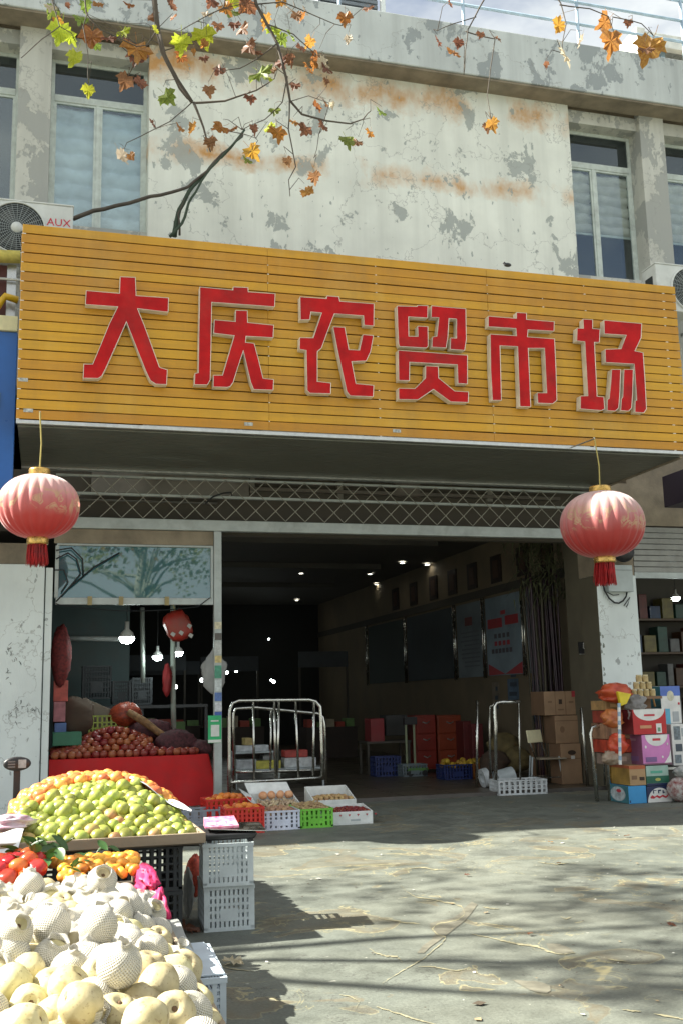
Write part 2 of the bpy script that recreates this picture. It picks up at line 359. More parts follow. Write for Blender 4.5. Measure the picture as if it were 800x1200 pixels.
# ================================================================== SETTING
GROUND = ground_mat()
b = MB(); b.add([(-150, -150, 0), (150, -150, 0), (150, 15.06, 0), (-150, 15.06, 0)], [(0, 1, 2, 3)]); structure('ground', b, GROUND)
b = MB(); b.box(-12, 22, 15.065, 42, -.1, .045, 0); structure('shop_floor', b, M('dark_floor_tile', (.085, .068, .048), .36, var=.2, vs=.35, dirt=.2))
b = MB(); b.box(.0, 8.5, 15.03, 15.065, -.1, .055, 0); structure('door_sill', b, M('sill_metal', (.12, .11, .10), .5, .4))
# tile joints of the hall floor
b = MB()
for i in range(1, 16): b.box(-2+i*.8-.004, -2+i*.8+.004, 15.1, 30, .045, .0475)
for j in range(1, 19): b.box(-2, 9, 15.1+j*.8-.004, 15.1+j*.8+.004, .045, .0478)
structure('floor_joints', b, M('joint_dark', (.03, .028, .025), .9))

WALL = wall_mat('peeling_wall'); PIL = wall_mat('stained_pillar', (.62, .62, .56), False, (.36, .37, .35), .50, .7)
PARA = wall_mat('weathered_parapet', (.62, .66, .65), False, (.30, .33, .34), .55, .8)
COL = wall_mat('painted_column', (.78, .84, .83), False, (.36, .38, .38), .70, .25)
BROWN = M('rough_concrete_brown', (.27, .225, .165), .9, vs=3, var=.3, dirt=.5, bump=.4)
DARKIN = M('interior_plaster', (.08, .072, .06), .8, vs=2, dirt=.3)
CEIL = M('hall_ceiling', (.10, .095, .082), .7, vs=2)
ALU = M('aluminium', (.55, .56, .55), .35, .85, vs=12); STEEL = M('stainless_steel', (.62, .62, .58), .24, 1.0, vs=9, var=.2)
WINF = M('window_frame_paint', (.60, .66, .62), .5, vs=8, dirt=.3)
BLK = M('black_plastic', (.02, .02, .022), .45, vs=10); CABLE = M('cable_rubber', (.012, .014, .016), .5)
bld = thing('market_building', 'two-storey market building with peeling pale wall above the yellow sign', 'building', (0, 15, 0))
b = MB(); b.box(1.33, 8.57, 15, 15.5, 4.85, 11.70); part('wall', b, WALL, bld, label='wide peeling wall with rust streaks between the upper windows')
b = MB(); b.box(1.34, 8.56, 15.05, 15.5, 11.70, 11.80); part("wall", b, BROWN, bld, label="brown strip under the parapet")
for x0, x1 in ((-.61, -.14), (9.98, 10.47), (-3.0, -2.5), (12.2, 12.7)):
    b = MB(); b.box(x0, x1, 15.0, 15.5, 6.0, 11.74); part('pillar', b, PIL, bld)
for x0, x1 in ((-2.5, -.61), (-.14, 1.33), (8.57, 9.98), (10.47, 12.2)):
    b = MB(); b.box(x0, x1, 15.1, 15.5, 11.42, 11.66); part('lintel', b, PIL, bld)
    b = MB(); b.box(x0, x1, 15.16, 15.5, 11.66, 11.80); part('recess', b, BROWN, bld)
    b = MB(); b.box(x0, x1, 15.2, 15.5, 6.0, 8.56); part('spandrel', b, PIL, bld)
    b = MB(); b.box(x0, x1, 15.12, 15.36, 8.50, 8.575); part('sill', b, PIL, bld)
b = MB(); b.box(-13, 23, 14.6, 14.86, 11.71, 12.62); part('parapet', b, PARA, bld, bevel=.015)
b = MB(); b.box(-13, 23, 14.86, 15.6, 11.74, 11.9); part('cornice_soffit', b, BROWN, bld)
b = MB(); b.box(-13, 23, 14.63, 15.02, 11.672, 11.706); part('moulding', b, BROWN, bld)
b = MB(); b.box(-13, 23, 15.6, 42, 11.75, 11.9); part('roof', b, CEIL, bld)
# body of the block: sides, back, floor slab between storeys (gives the hall its ceiling)
b = MB(); b.box(-13, -12.7, 15.5, 42, 0, 11.74); b.box(22.7, 23, 15.5, 42, 0, 11.74); b.box(-13, 23, 41.7, 42, 0, 11.74)
b.box(-12.7, -3.0, 15.05, 15.5, 4.4, 11.72); b.box(12.7, 22.7, 15.05, 15.5, 4.4, 11.72); b.box(-12.7, -.72, 15.1, 15.5, 0, 4.4); part('side_wall', b, PIL, bld)
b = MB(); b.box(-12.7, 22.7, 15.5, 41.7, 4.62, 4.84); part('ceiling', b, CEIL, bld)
# ceiling beams and trays of the hall
for y in (19.6, 23.4, 27.5):
    b = MB(); b.box(2.2, 7.6, y, y+.9, 4.50, 4.62); part('ceiling_tray', b, CEIL, bld)
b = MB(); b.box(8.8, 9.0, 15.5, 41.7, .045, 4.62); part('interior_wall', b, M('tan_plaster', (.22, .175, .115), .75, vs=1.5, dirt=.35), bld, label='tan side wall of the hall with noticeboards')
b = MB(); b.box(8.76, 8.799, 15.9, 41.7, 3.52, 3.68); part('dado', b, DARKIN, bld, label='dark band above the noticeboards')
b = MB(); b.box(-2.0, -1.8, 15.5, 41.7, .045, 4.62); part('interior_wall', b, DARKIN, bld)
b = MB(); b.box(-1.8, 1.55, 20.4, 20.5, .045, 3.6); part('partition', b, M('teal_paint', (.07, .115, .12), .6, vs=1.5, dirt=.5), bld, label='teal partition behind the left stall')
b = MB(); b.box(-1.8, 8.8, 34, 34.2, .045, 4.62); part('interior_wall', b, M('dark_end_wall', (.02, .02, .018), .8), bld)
# columns at the ground floor
cl = MB(); cl.box(-.70, -.035, 14.92, 15.5, 0, 3.42); cl.box(-.70, -.035, 14.96, 15.5, 3.42, 3.72, 1); c1 = part('column', cl, [COL, BROWN], bld, label='white painted column on the left with scribbled marks', bevel=.01)
b = MB(); b.box(-.02, .075, 14.95, 15.06, 0, 3.38); part('door_jamb', b, COL, bld, bevel=.006)
b = MB()
rs = random.Random(3)
for (px, py, n, sx) in ((9, 790, 3, 2), (9, 765, 5, 2.4), (20, 775, 4, 2), (9, 760, 3, 1.6), (22, 830, 5, 2.2), (34, 832, 5, 2), (42, 835, 5, 2.2), (16, 828, 3, 2), (14, 840, 3, 2), (20, 845, 3, 2), (10, 798, 3, 2)):
    p = PY(px, py, 14.918)
    for k in range(n):
        a = Vector((p.x+rs.uniform(-.02, .02)*sx, 14.918, p.z+rs.uniform(-.02, .03)*sx)); d = rs.choice([Vector((.0, 0, .05)), Vector((.04, 0, .0)), Vector((.03, 0, .03)), Vector((.02, 0, -.04))])*rs.uniform(.7, 1.3)
        b.tube([a, a+d*.5+Vector((.006, 0, .003)), a+d], .0035, 4)
part('scribble', b, BLK, c1)
cr = MB(); cr.box(8.48, 9.20, 14.93, 15.5, 0, 3.36, [0, 0, 0, 0, 0, 2]); cr.box(8.48, 9.20, 14.96, 15.5, 3.36, 4.2, 1); c2 = part('column', cr, [COL, BROWN, M('jamb_brown', (.13, .115, .08), .8, vs=3, dirt=.4)], bld, label='white painted column on the right with an electrical box', bevel=.01)
# worn corner of the right column and black stains
b = MB()
for k in range(26):
    z = rs.uniform(.9, 2.4); s = rs.uniform(.015, .05); x = 8.478+rs.uniform(0, .05)
    b.prism([(x, z), (x+s*.6, z+s*.3), (x+s*.5, z+s*1.4), (x, z+s*1.8)], 14.925, 14.932)
part('chipped_plaster', b, M('chip_grey', (.25, .27, .23), .9), c2, kind='stuff')
b = MB(); b.box(8.49, 8.79, 15.5, 16.0, .045, 4.4); part('inner_jamb', b, M('jamb_brown', (.13, .115, .08), .8, vs=3, dirt=.4), bld)
# panel above the opening behind the roller grille, with beams and boxes
b = MB(); b.box(-.7, 9.2, 15.34, 15.5, 3.95, 4.85); part('fascia', b, M('dusty_brown_board', (.085, .075, .06), .85, vs=2, dirt=.4), bld)
for (xa, ya, xb, yb, m, dp) in ((108, 547, 292, 582, (.22, .205, .18), .10), (293, 575, 655, 583, (.15, .135, .115), .12), (60, 584, 255, 590, (.27, .27, .25), .13), (395, 553, 402, 585, (.2, .19, .16), .09), (462, 560, 492, 582, (.17, .15, .13), .10), (570, 572, 577, 588, (.24, .23, .20), .09), (293, 556, 299, 578, (.24, .23, .20), .09)):
    p, q = PY(xa, ya, 15.25), PY(xb, yb, 15.25); b = MB(); b.box(p.x, q.x, 15.34-dp, 15.34, min(p.z, q.z), max(p.z, q.z))
    part('beam', b, M('beam_%d' % int(m[0]*1000), m, .8, vs=3, dirt=.5), bld, bevel=.005)

# upper windows
BLUEG = glass('upper_glass', (.92, .95, .95), .10, op=.06); DARKG = glass('top_glass', (.35, .4, .4), .10, op=.5)
ROOM = M('dark_room', (.05, .045, .04), .9); SHADE = M('pleated_shade', (.80, .78, .70), .8, vs=5, trans=.15); SHADEB = M('pleated_shade_blue', (.62, .74, .80), .8, vs=4, dirt=.4)
def window(x0, x1, mid, blind, lab):
    Y = 15.36; z0, z1, zt = 8.575, 11.42, 10.80; f = .055
    b = MB(); b.box(x0, x1, Y, Y+.07, z1-f, z1); b.box(x0, x1, Y, Y+.07, z0, z0+f); b.box(x0, x0+f, Y, Y+.07, z0+f, z1-f); b.box(x1-f, x1, Y, Y+.07, z0+f, z1-f)
    b.box(x0+f, x1-f, Y-.006, Y+.075, zt-.08, zt+.03); b.box(mid-.03, mid+.03, Y-.003, Y+.072, z0+f, zt-.08)
    wn = part('window', b, WINF, bld, bevel=.004, label=lab)
    b = MB(); b.box(x0+f, x1-f, Y+.03, Y+.036, zt+.03, z1-f); part('pane', b, DARKG, wn)
    for (a, c) in ((x0+f, mid-.03), (mid+.03, x1-f)):
        b = MB(); g = .035
        b.box(a, c, Y+.012, Y+.05, z0+f, z0+f+g); b.box(a, c, Y+.012, Y+.05, zt-.08-g, zt-.08); b.box(a, a+g, Y+.012, Y+.05, z0+f+g, zt-.08-g); b.box(c-g, c, Y+.012, Y+.05, z0+f+g, zt-.08-g)
        part('sash', b, WINF, wn)
        b = MB(); b.box(a+g, c-g, Y+.03, Y+.036, z0+f+g, zt-.08-g); part('pane', b, BLUEG, wn)
        if blind:
            zb = z0 + (.95 if blind != 'full' else .1); zz = zt-.1; nn = 6 if blind != 'full' else 8
            def fn(u, v, a=a, c=c, zb=zb, zz=zz, nn=nn):
                ph = (v*nn) % 1.0; x = a+(c-a)*u
                return (x, Y+.15-.075*abs(math.sin(ph*math.pi))**.6+.008*math.sin(u*19+int(v*nn)*2.1), zb+(zz-zb)*v + .018*math.sin(u*9+int(v*nn)*1.7))
            part('blind', MB().grid(fn, 14, nn*8), SHADEB if blind == 'full' else SHADE, wn, smooth=True)
            if blind != 'full': part('blind_rail', MB().box(a, c, Y+.08, Y+.1, zb-.04, zb), WINF, wn)
    b = MB(); b.box(x0, x1, Y+.5, Y+.52, z0, z1); part('room_back', b, ROOM, wn)
window(8.575, 9.978, 9.20, 'part', 'upper window right of the peeling wall with a pleated white shade')
window(10.47, 12.2, 11.3, 'part', 'upper window at the right edge above the air conditioner')
window(-.14, 1.33, .58, 'full', 'upper window on the left behind the hanging leaves')
window(-2.5, -.61, -1.5, None, 'upper window cut by the left edge')

# rooftop rail, shed and louvred box
RAILM = M('pale_blue_rail', (.42, .55, .66), .4, .3)
rl = thing('rooftop_railing', 'pale blue pipe railing standing on the roof behind the parapet', 'railing', (8, 15.2, 11.9))
for z, yy in ((13.02, 15.2), (13.46, 15.2), (13.9, 15.2), (14.32, 15.2)):
    part('rail', MB().tube([(2, yy, z), (20, yy, z)], .028, 8), RAILM, rl, smooth=True)
for x in (2.2, 4.5, 6.76, 9.0, 11.2, 13.4, 16):
    part('post', MB().tube([(x, 15.2, 11.9), (x, 15.2, 14.33)], .03, 8), RAILM, rl, smooth=True)
sh = thing('rooftop_shed', 'lean-to with corrugated roof and pale edge beam on the roof at top right', 'shed', (14, 18, 11.9))
def corr(u, v): return (11.1+u*9, 16.4+v*7.0, 14.35+1.1*v*1.0+.03*math.sin(u*9*2*math.pi/.18))
part('corrugated_roof', MB().grid(corr, 360, 2), M('grey_corrugated', (.32, .34, .33), .5, .2, dirt=.4), sh)
part('edge_beam', MB().box(10.95, 11.15, 16.3, 26.5, 13.9, 14.5), M('cream_beam', (.72, .72, .66), .6), sh, bevel=.01)
part('edge_beam', MB().box(11.13, 20, 16.28, 16.42, 14.12, 14.42), M('cream_beam', (.72, .72, .66), .6), sh, bevel=.01)
part('wall', MB().box(11.6, 20, 18.0, 18.2, 11.9, 14.6), PIL, sh)
for x in (11.6, 14.2, 17.4): part('post', MB().box(x, x+.1, 16.5, 16.6, 11.9, 14.2), RAILM, sh)
lb = thing('rooftop_louvre_box', 'dark slatted box on the roof edge behind the parapet', 'vent box', (4.9, 16, 11.9))
part('frame', MB().box(4.3, 4.34, 15.8, 16.2, 11.9, 13.9).box(5.45, 5.53, 15.8, 15.88, 11.9, 14.2, 1).box(4.34, 5.4, 16.1, 16.2, 11.9, 13.9), [M('vent_grey', (.16, .18, .2), .6), M('white_post', (.7, .72, .7), .5)], lb)
for k in range(14): part('slat', MB().box(4.34, 5.4, 15.84, 15.9, 12.55+k*.095, 12.61+k*.095), M('vent_grey', (.16, .18, .2), .6), lb)

# ================================================================== SIGN
SLAT = M('ochre_slat', (.60, .295, .014), .42, vs=2.2, var=.09, rnd=.13, stretch=(.25, 1, 6), dirt=.16, streak=.28)
SHEET = M('backing_brown', (.06, .035, .01), .8)
SY = 12.6; SX0, SX1 = PY(23, 375, SY).x, PY(798, 430, SY).x; SZ0, SZ1 = 4.875, 7.36
sg = thing('market_sign', 'wide yellow slatted sign with six raised red Chinese characters over the entrance', 'sign', ((SX0+SX1)/2, SY, SZ0))
pitch = (SZ1-SZ0)/20
for k in range(20):
    z = SZ0+pitch*k; b = MB(); dz = rs.uniform(-.0015, .0015)
    xs_ = [SX0+rs.uniform(-.006, .006), PY(315, 440, SY).x, PY(575, 440, SY).x, SX1+rs.uniform(-.006, .006)]; sg_ = [rs.uniform(-.003, .003) for _ in range(4)]; hs_ = pitch-.0125
    for q_ in range(3):
        xa_, xb_ = xs_[q_]+(.0015 if q_ else 0), xs_[q_+1]-.0015; za_, zb_ = z+dz+sg_[q_]*(1 if q_ else 0), z+dz+sg_[q_+1]*(1 if q_ < 2 else 0); ya_, yb_ = SY+rs.uniform(-.003, .001), SY+rs.uniform(-.003, .001)
        b.add([(xa_, ya_, za_), (xb_, yb_, zb_), (xb_, SY+.022, zb_), (xa_, SY+.022, za_), (xa_, ya_, za_+hs_), (xb_, yb_, zb_+hs_), (xb_, SY+.022, zb_+hs_), (xa_, SY+.022, za_+hs_)],
              [(0, 3, 2, 1), (4, 5, 6, 7), (0, 1, 5, 4), (1, 2, 6, 5), (2, 3, 7, 6), (3, 0, 4, 7)])
    part('slat', b, SLAT, sg, bevel=.003)
part('backing', MB().box(SX0+.03, SX1-.03, SY+.03, SY+.05, SZ0+.01, SZ1-.01), SHEET, sg)
part('frame', MB().box(SX0, SX1, SY+.06, SY+.12, SZ1-.08, SZ1-.02).box(SX0+.01, SX0+.05, SY+.06, SY+.12, SZ0, SZ1-.08).box(SX1-.05, SX1-.01, SY+.06, SY+.12, SZ0, SZ1-.08), ALU, sg)
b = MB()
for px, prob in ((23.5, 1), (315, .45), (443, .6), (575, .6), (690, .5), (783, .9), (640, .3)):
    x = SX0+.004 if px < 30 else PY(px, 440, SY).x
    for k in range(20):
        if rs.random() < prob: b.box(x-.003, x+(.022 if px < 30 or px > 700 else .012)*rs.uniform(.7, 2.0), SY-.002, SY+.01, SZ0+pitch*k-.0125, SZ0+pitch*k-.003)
part('light_specks', b, M('bright_speck', (.8, .78, .7), .3, .3), sg, kind='stuff')  # specks of light at the slat joints, put in as small pale pieces
part('bottom_trim', MB().box(SX0, SX1, SY-.004, SY+.06, SZ0-.062, SZ0-.016), ALU, sg, bevel=.004)
# grey ribbed soffit under the canopy
SOF = M('ribbed_soffit', (.15, .153, .125), .38, .35, vs=1.6, dirt=.3)
for k in range(16):
    y0 = SY+.07+k*.145; part('soffit_panel', MB().box(SX0+.02, 8.66, y0, y0+.137, 4.79, 4.81), SOF, sg)
part('soffit_back', MB().box(SX0+.02, 8.66, SY+.07, 14.97, 4.813, 4.83), BLK, sg)
part('soffit_trim', MB().box(SX0+.02, 8.66, 14.84, 14.97, 4.765, 4.788), ALU, sg)
part('canopy_end', MB().box(8.66, 8.7, SY+.07, 14.95, 4.77, 4.95), BROWN, sg)
tg = MB()
for px, py in ((27, 445), (33, 481), (372, 462), (291, 497), (464, 505)):
    p = PY(px, py, SY); tg.box(p.x-.05, p.x+.06, SY-.006, SY-.0035, p.z-.022, p.z+.022)
part('worn_sticker', tg, M('sticker_grey', (.42, .44, .42), .6, vs=30, var=.5), sg)
RED = M('red_acrylic', (.46, .005, .008), .5, vs=4, var=.2, dirt=.22, c2=(.60, .010, .012), spec=.2); CREAM = M('letter_edge', (.74, .70, .60), .4, .1, dirt=.2)
GLYPHS = [
 ('大', (90, 310), 6.667, ["340,92 462,97 468,240 722,258 718,372 480,345 530,470 585,620 650,800 712,820 706,938 620,935 575,905 540,830 390,452 320,610 235,800 200,870 170,890 50,888 55,775 125,775 190,620 255,460 320,330 68,312 74,200 335,222"]),
 ('庆', (220, 320), 6.957, ["100,110 370,135 372,110 495,115 498,150 717,165 712,275 200,238 195,560 188,870 165,912 55,910 60,815 88,810 92,500 98,250",
   "392,300 490,303 492,400 705,422 700,527 480,515 475,562 545,570 580,700 618,855 705,865 700,955 540,950 515,890 455,640 415,760 375,890 350,925 325,932 208,928 210,830 285,830 330,680 380,510 212,490 218,378 390,392"]),
 ('农', (340, 335), 7.273, ["85,90 310,105 315,82 418,90 425,128 715,150 712,342 628,335 622,255 380,238 325,380 270,530 235,560 235,812 350,825 348,920 170,915 145,890 138,550 80,540 82,438 198,440 268,230 180,222 172,288 88,290",
   "365,345 465,350 500,540 588,545 618,412 710,420 685,560 648,640 525,645 560,830 712,845 708,945 510,938 480,900 450,760 400,530"]),
 ('贸', (455, 345), 7.619, ["75,100 255,105 258,95 352,98 350,210 180,200 182,370 262,372 258,280 352,285 355,460 340,478 100,465 88,440 80,250",
   "382,98 500,110 690,125 695,400 680,500 548,490 552,385 605,388 605,220 540,215 530,380 515,478 385,470 390,378 430,370 447,208 378,205",
   "85,495 705,540 705,800 618,795 612,628 190,605 188,770 90,768", "330,635 445,640 448,745 590,860 715,868 712,965 555,960 400,848 265,940 90,938 88,835 235,838 328,745"]),
 ('市', (560, 355), 7.619, ["340,82 432,88 432,145 680,165 676,252 445,240 440,300 682,318 695,600 703,870 665,900 530,895 525,800 610,800 590,405 447,405 470,928 370,925 350,390 195,382 208,870 125,870 110,600 105,275 340,290 335,228 88,212 88,115 340,135"]),
 ('场', (665, 365), 7.619, ["135,65 222,70 222,150 288,155 282,275 238,275 262,755 322,760 330,870 300,885 110,870 112,752 178,750 150,270 78,262 82,145 138,148",
   "322,75 660,105 655,235 600,350 672,365 690,620 703,870 680,905 598,900 600,795 615,790 592,470 335,455 332,335 475,330 520,212 325,200",
   "390,515 472,515 465,720 455,860 425,890 350,885 352,785 368,775 382,640", "500,515 585,515 580,720 570,860 545,890 470,885 478,780 490,760 495,640"])]
LY = SY-.13
for ch, (bx, by), sc, polys in GLYPHS:
    bm = bmesh.new()
    for pl in polys:
        pts = [tuple(map(float, q.split(','))) for q in pl.split()]
        vs = []
        for u, v in pts:
            p = PY(bx+u/sc, by+v/sc, LY); vs.append(bm.verts.new((p.x-ORG[sg.name].x, LY-SY, p.z-ORG[sg.name].z)))
        f = bm.faces.new(vs); f.normal_update()
        if f.normal.y > 0: f.normal_flip()
        ret = bmesh.ops.extrude_face_region(bm, geom=[f]); nv = [g for g in ret['geom'] if isinstance(g, bmesh.types.BMVert)]
        for v_ in nv: v_.co.y = LY-SY  # front copy stays
        # original face becomes the back
        for v_ in f.verts: v_.co.y = -.012
        nf = [g for g in ret['geom'] if isinstance(g, bmesh.types.BMFace)][0]
        for ff in bm.faces: ff.material_index = ff.material_index
        r = bmesh.ops.inset_region(bm, faces=[nf], thickness=.007, depth=0.0, use_even_offset=True)
        for ff in r['faces']: ff.material_index = 0
        nf.material_index = 1
        for v_ in nf.verts: v_.co.y += .006
    bmesh.ops.recalc_face_normals(bm, faces=bm.faces[:])
    me = bpy.data.meshes.new('character'); bm.to_mesh(me); bm.free(); me.materials.append(CREAM); me.materials.append(RED)
    part('character', None, None, sg, mesh=me, label='raised red character %s' % ch)

# ================================================================== ENTRANCE FITTINGS
GALV = M('galvanised_rail', (.44, .48, .47), .5, .4, vs=5, dirt=.35)
WIRE = M('grille_wire', (.40, .39, .34), .5, .5, vs=9)
gr = thing('roller_grille', 'rolled-up diamond wire grille hanging between the canopy and the long transom bar', 'grille', (4.2, 15, 3.9))
part('transom_bar', MB().box(.08, 8.48, 14.93, 15.03, 3.945, 4.105), GALV, gr, bevel=.008)
part('rail', MB().box(.08, 8.48, 14.97, 15.03, 4.44, 4.475), GALV, gr)
part('rail', MB().box(.08, 8.48, 14.97, 15.03, 4.70, 4.73), GALV, gr)
for i in range(-2, 30):
    for s in (1, -1):
        x0 = .1+i*.3; pts = []
        for j in range(9):
            t = j/8; x = x0 + s*(t*.6) + (.0 if s > 0 else .6); pts.append((x, 14.96+(.012 if s > 0 else 0)+.006*math.sin(t*math.pi*4), 4.115+t*.60))
        if min(p[0] for p in pts) < .1 or max(p[0] for p in pts) > 8.46: continue
        part('wire', MB().tube(pts, .0065, 5), WIRE, gr)
b = MB()
for i in range(28):
    for z in (4.265, 4.415, 4.565):
        b.ball((.25+i*.3+(.15 if z == 4.415 else 0), 14.95, z), .016, n=6, k=4)
part('clip', b, WIRE, gr, kind='stuff')
pst = thing('steel_post', 'square steel post covered in payment stickers between stall and entrance', 'post', (2.38, 15, 0))
part('shaft', MB().box(2.325, 2.435, 14.94, 15.04, .04, 3.943), GALV, pst, bevel=.006)
STK = [(.62, .57, .40), (.12, .11, .10), (.50, .52, .50), (.62, .50, .22), (.08, .30, .20), (.55, .60, .60), (.10, .18, .42), (.60, .62, .66), (.06, .12, .40)]
for i, (za, zb_) in enumerate(((2.62, 2.72), (2.46, 2.56), (2.26, 2.44), (2.14, 2.24), (1.92, 2.10), (1.74, 1.90), (1.60, 1.72), (1.46, 1.58), (1.34, 1.45))):
    part('sticker', MB().box(2.33+.004*(i % 2), 2.43, 14.934, 14.9385, za-.1, zb_-.1), M('sticker_%d' % i, STK[i], .5, vs=25, var=.25), pst)
gc = part('payment_card', MB().box(2.235, 2.425, 14.928, 14.933, .92, 1.30), M('card_green', (.03, .42, .16), .4), pst, label='green payment card with a white square')
part('card_panel', MB().box(2.275, 2.395, 14.9245, 14.9275, 1.01, 1.17).box(2.237, 2.423, 14.9245, 14.9275, .925, .965).box(2.275, 2.385, 14.9245, 14.9275, 1.215, 1.235), M('card_white', (.7, .72, .68), .5), gc)
# carrier bag tied to the post
def crumple(name, lab, cat, c, rx, ry, rz, mats, seed, amp=.18, group=None, n=26, k=18, sag=0.0, neck=0.0):
    c = Vector(c)
    def fn(p, j, i):
        q = Vector((p.x, p.y, p.z)); d = noise.noise(q*2.1+Vector((seed*3.1, seed, 0)))*amp*1.5 + (abs(noise.noise(q*5+Vector((0, seed, 9))))-.2)*amp*1.4
        s = 1+d
        if neck and p.z > .3: s *= 1-neck*min(1, (p.z-.3)/.6)
        return Vector((p.x*s, p.y*s, p.z*(1+sag*(1 if p.z < 0 else 0))+d*.2))
    return one(name, MB().ball(c, rx, ry, rz, n, k, fn=fn), mats, lab, cat, c-Vector((0, 0, rz)), group, smooth=True)
crumple('plastic_bag', 'thin translucent white carrier bag tied to the steel post', 'bag', (2.33, 14.99, 1.93), .17, .05, .33, M('thin_white_film', (.42, .43, .42), .5, trans=.4), 2, .16, neck=.6, n=40, k=28)

# left stall: transom glass, frames
tf = thing('stall_transom_window', 'tinted transom window over the left stall reflecting sky and leaves', 'window', (1.2, 15, 2.9))
part('frame', MB().box(.12, 2.32, 14.96, 15.03, 2.87, 2.965).box(.12, 2.32, 14.965, 15.03, 3.70, 3.73).box(.10, .15, 14.965, 15.03, 2.965, 3.70).box(2.28, 2.32, 14.965, 15.03, 2.965, 3.70), GALV, tf, bevel=.004)
part('pane', MB().box(.15, 2.28, 15.0, 15.006, 2.965, 3.70), glass('teal_tinted_glass', (.20, .34, .38), .12, .02, .48, (.035, .22, .265)), tf)
part('head', MB().box(.08, 2.32, 14.98, 15.05, 3.735, 3.94), BROWN, tf)
for x in (.55, .98, 1.62): part('clamp', MB().box(x, x+.06, 14.93, 14.96, 2.86, 2.98), M('tape_tan', (.33, .26, .12), .6), tf)

# lanterns
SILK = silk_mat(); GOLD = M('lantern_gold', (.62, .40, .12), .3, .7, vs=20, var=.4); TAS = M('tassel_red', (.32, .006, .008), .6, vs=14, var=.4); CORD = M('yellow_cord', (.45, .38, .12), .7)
def lantern(cx, cy, cz, r, lab, top, hz):
    t = thing('red_lantern', lab, 'lantern', (cx, cy, cz), 0, 'red lanterns hanging under the sign')
    c = Vector((cx, cy, cz)); hh = r*.80; prof = []
    for i in range(29):
        a = -math.pi/2*.88 + math.pi*.88*i/28
        prof.append((r*math.cos(a)**.82, hh*math.sin(a)))
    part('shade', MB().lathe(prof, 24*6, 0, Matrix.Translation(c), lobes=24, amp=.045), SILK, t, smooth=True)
    zt = prof[-1][1]; rt = prof[-1][0]
    for s, nm in ((1, 'top_ring'), (-1, 'bottom_ring')):
        pr = [(rt*.95, 0), (rt*1.02, .01), (rt*1.0, .025), (rt*1.04, .035), (rt*1.0, .05), (rt*1.04, .062), (rt*.98, .085), (rt*.5, .087)]
        part(nm, MB().lathe([(a, s*(zt-.01+z)+cz) for a, z in pr], 28, 0, Matrix.Translation((cx, cy, 0))), GOLD, t, smooth=True)
    b = MB(); rr = random.Random(int(cx*10)); zb = cz-zt-.07
    for k in range(150):
        a = rr.uniform(0, 2*math.pi); q = rt*rr.uniform(.3, .92); L_ = r*.54*rr.uniform(.86, 1.05)
        dx, dy = rr.uniform(-.012, .012), rr.uniform(-.012, .012)
        b.tube([(cx+q*math.cos(a), cy+q*math.sin(a), zb), (cx+q*1.06*math.cos(a)+dx, cy+q*1.06*math.sin(a)+dy, zb-L_*.5), (cx+q*1.12*math.cos(a)+dx*2, cy+q*1.12*math.sin(a)+dy, zb-L_)], [.006, .0075, .003], 4)
    part('tassel', b, TAS, t, kind='stuff')
    part('hanging_cord', MB().tube([(cx, cy, cz+zt+.06), (cx+.01, cy, (cz+zt+hz)/2), (top, cy+.0, hz)], .008, 6), CORD, t)
    part('bracket', MB().tube([(top, cy, hz), (top, SY+.1, hz+.04)], .01, 6), ALU, t)
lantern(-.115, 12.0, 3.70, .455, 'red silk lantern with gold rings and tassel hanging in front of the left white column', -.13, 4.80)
lantern(6.93, 11.95, 3.65, .545, 'red silk lantern with gold rings and tassel hanging in front of the right white column', 6.90, 4.80)

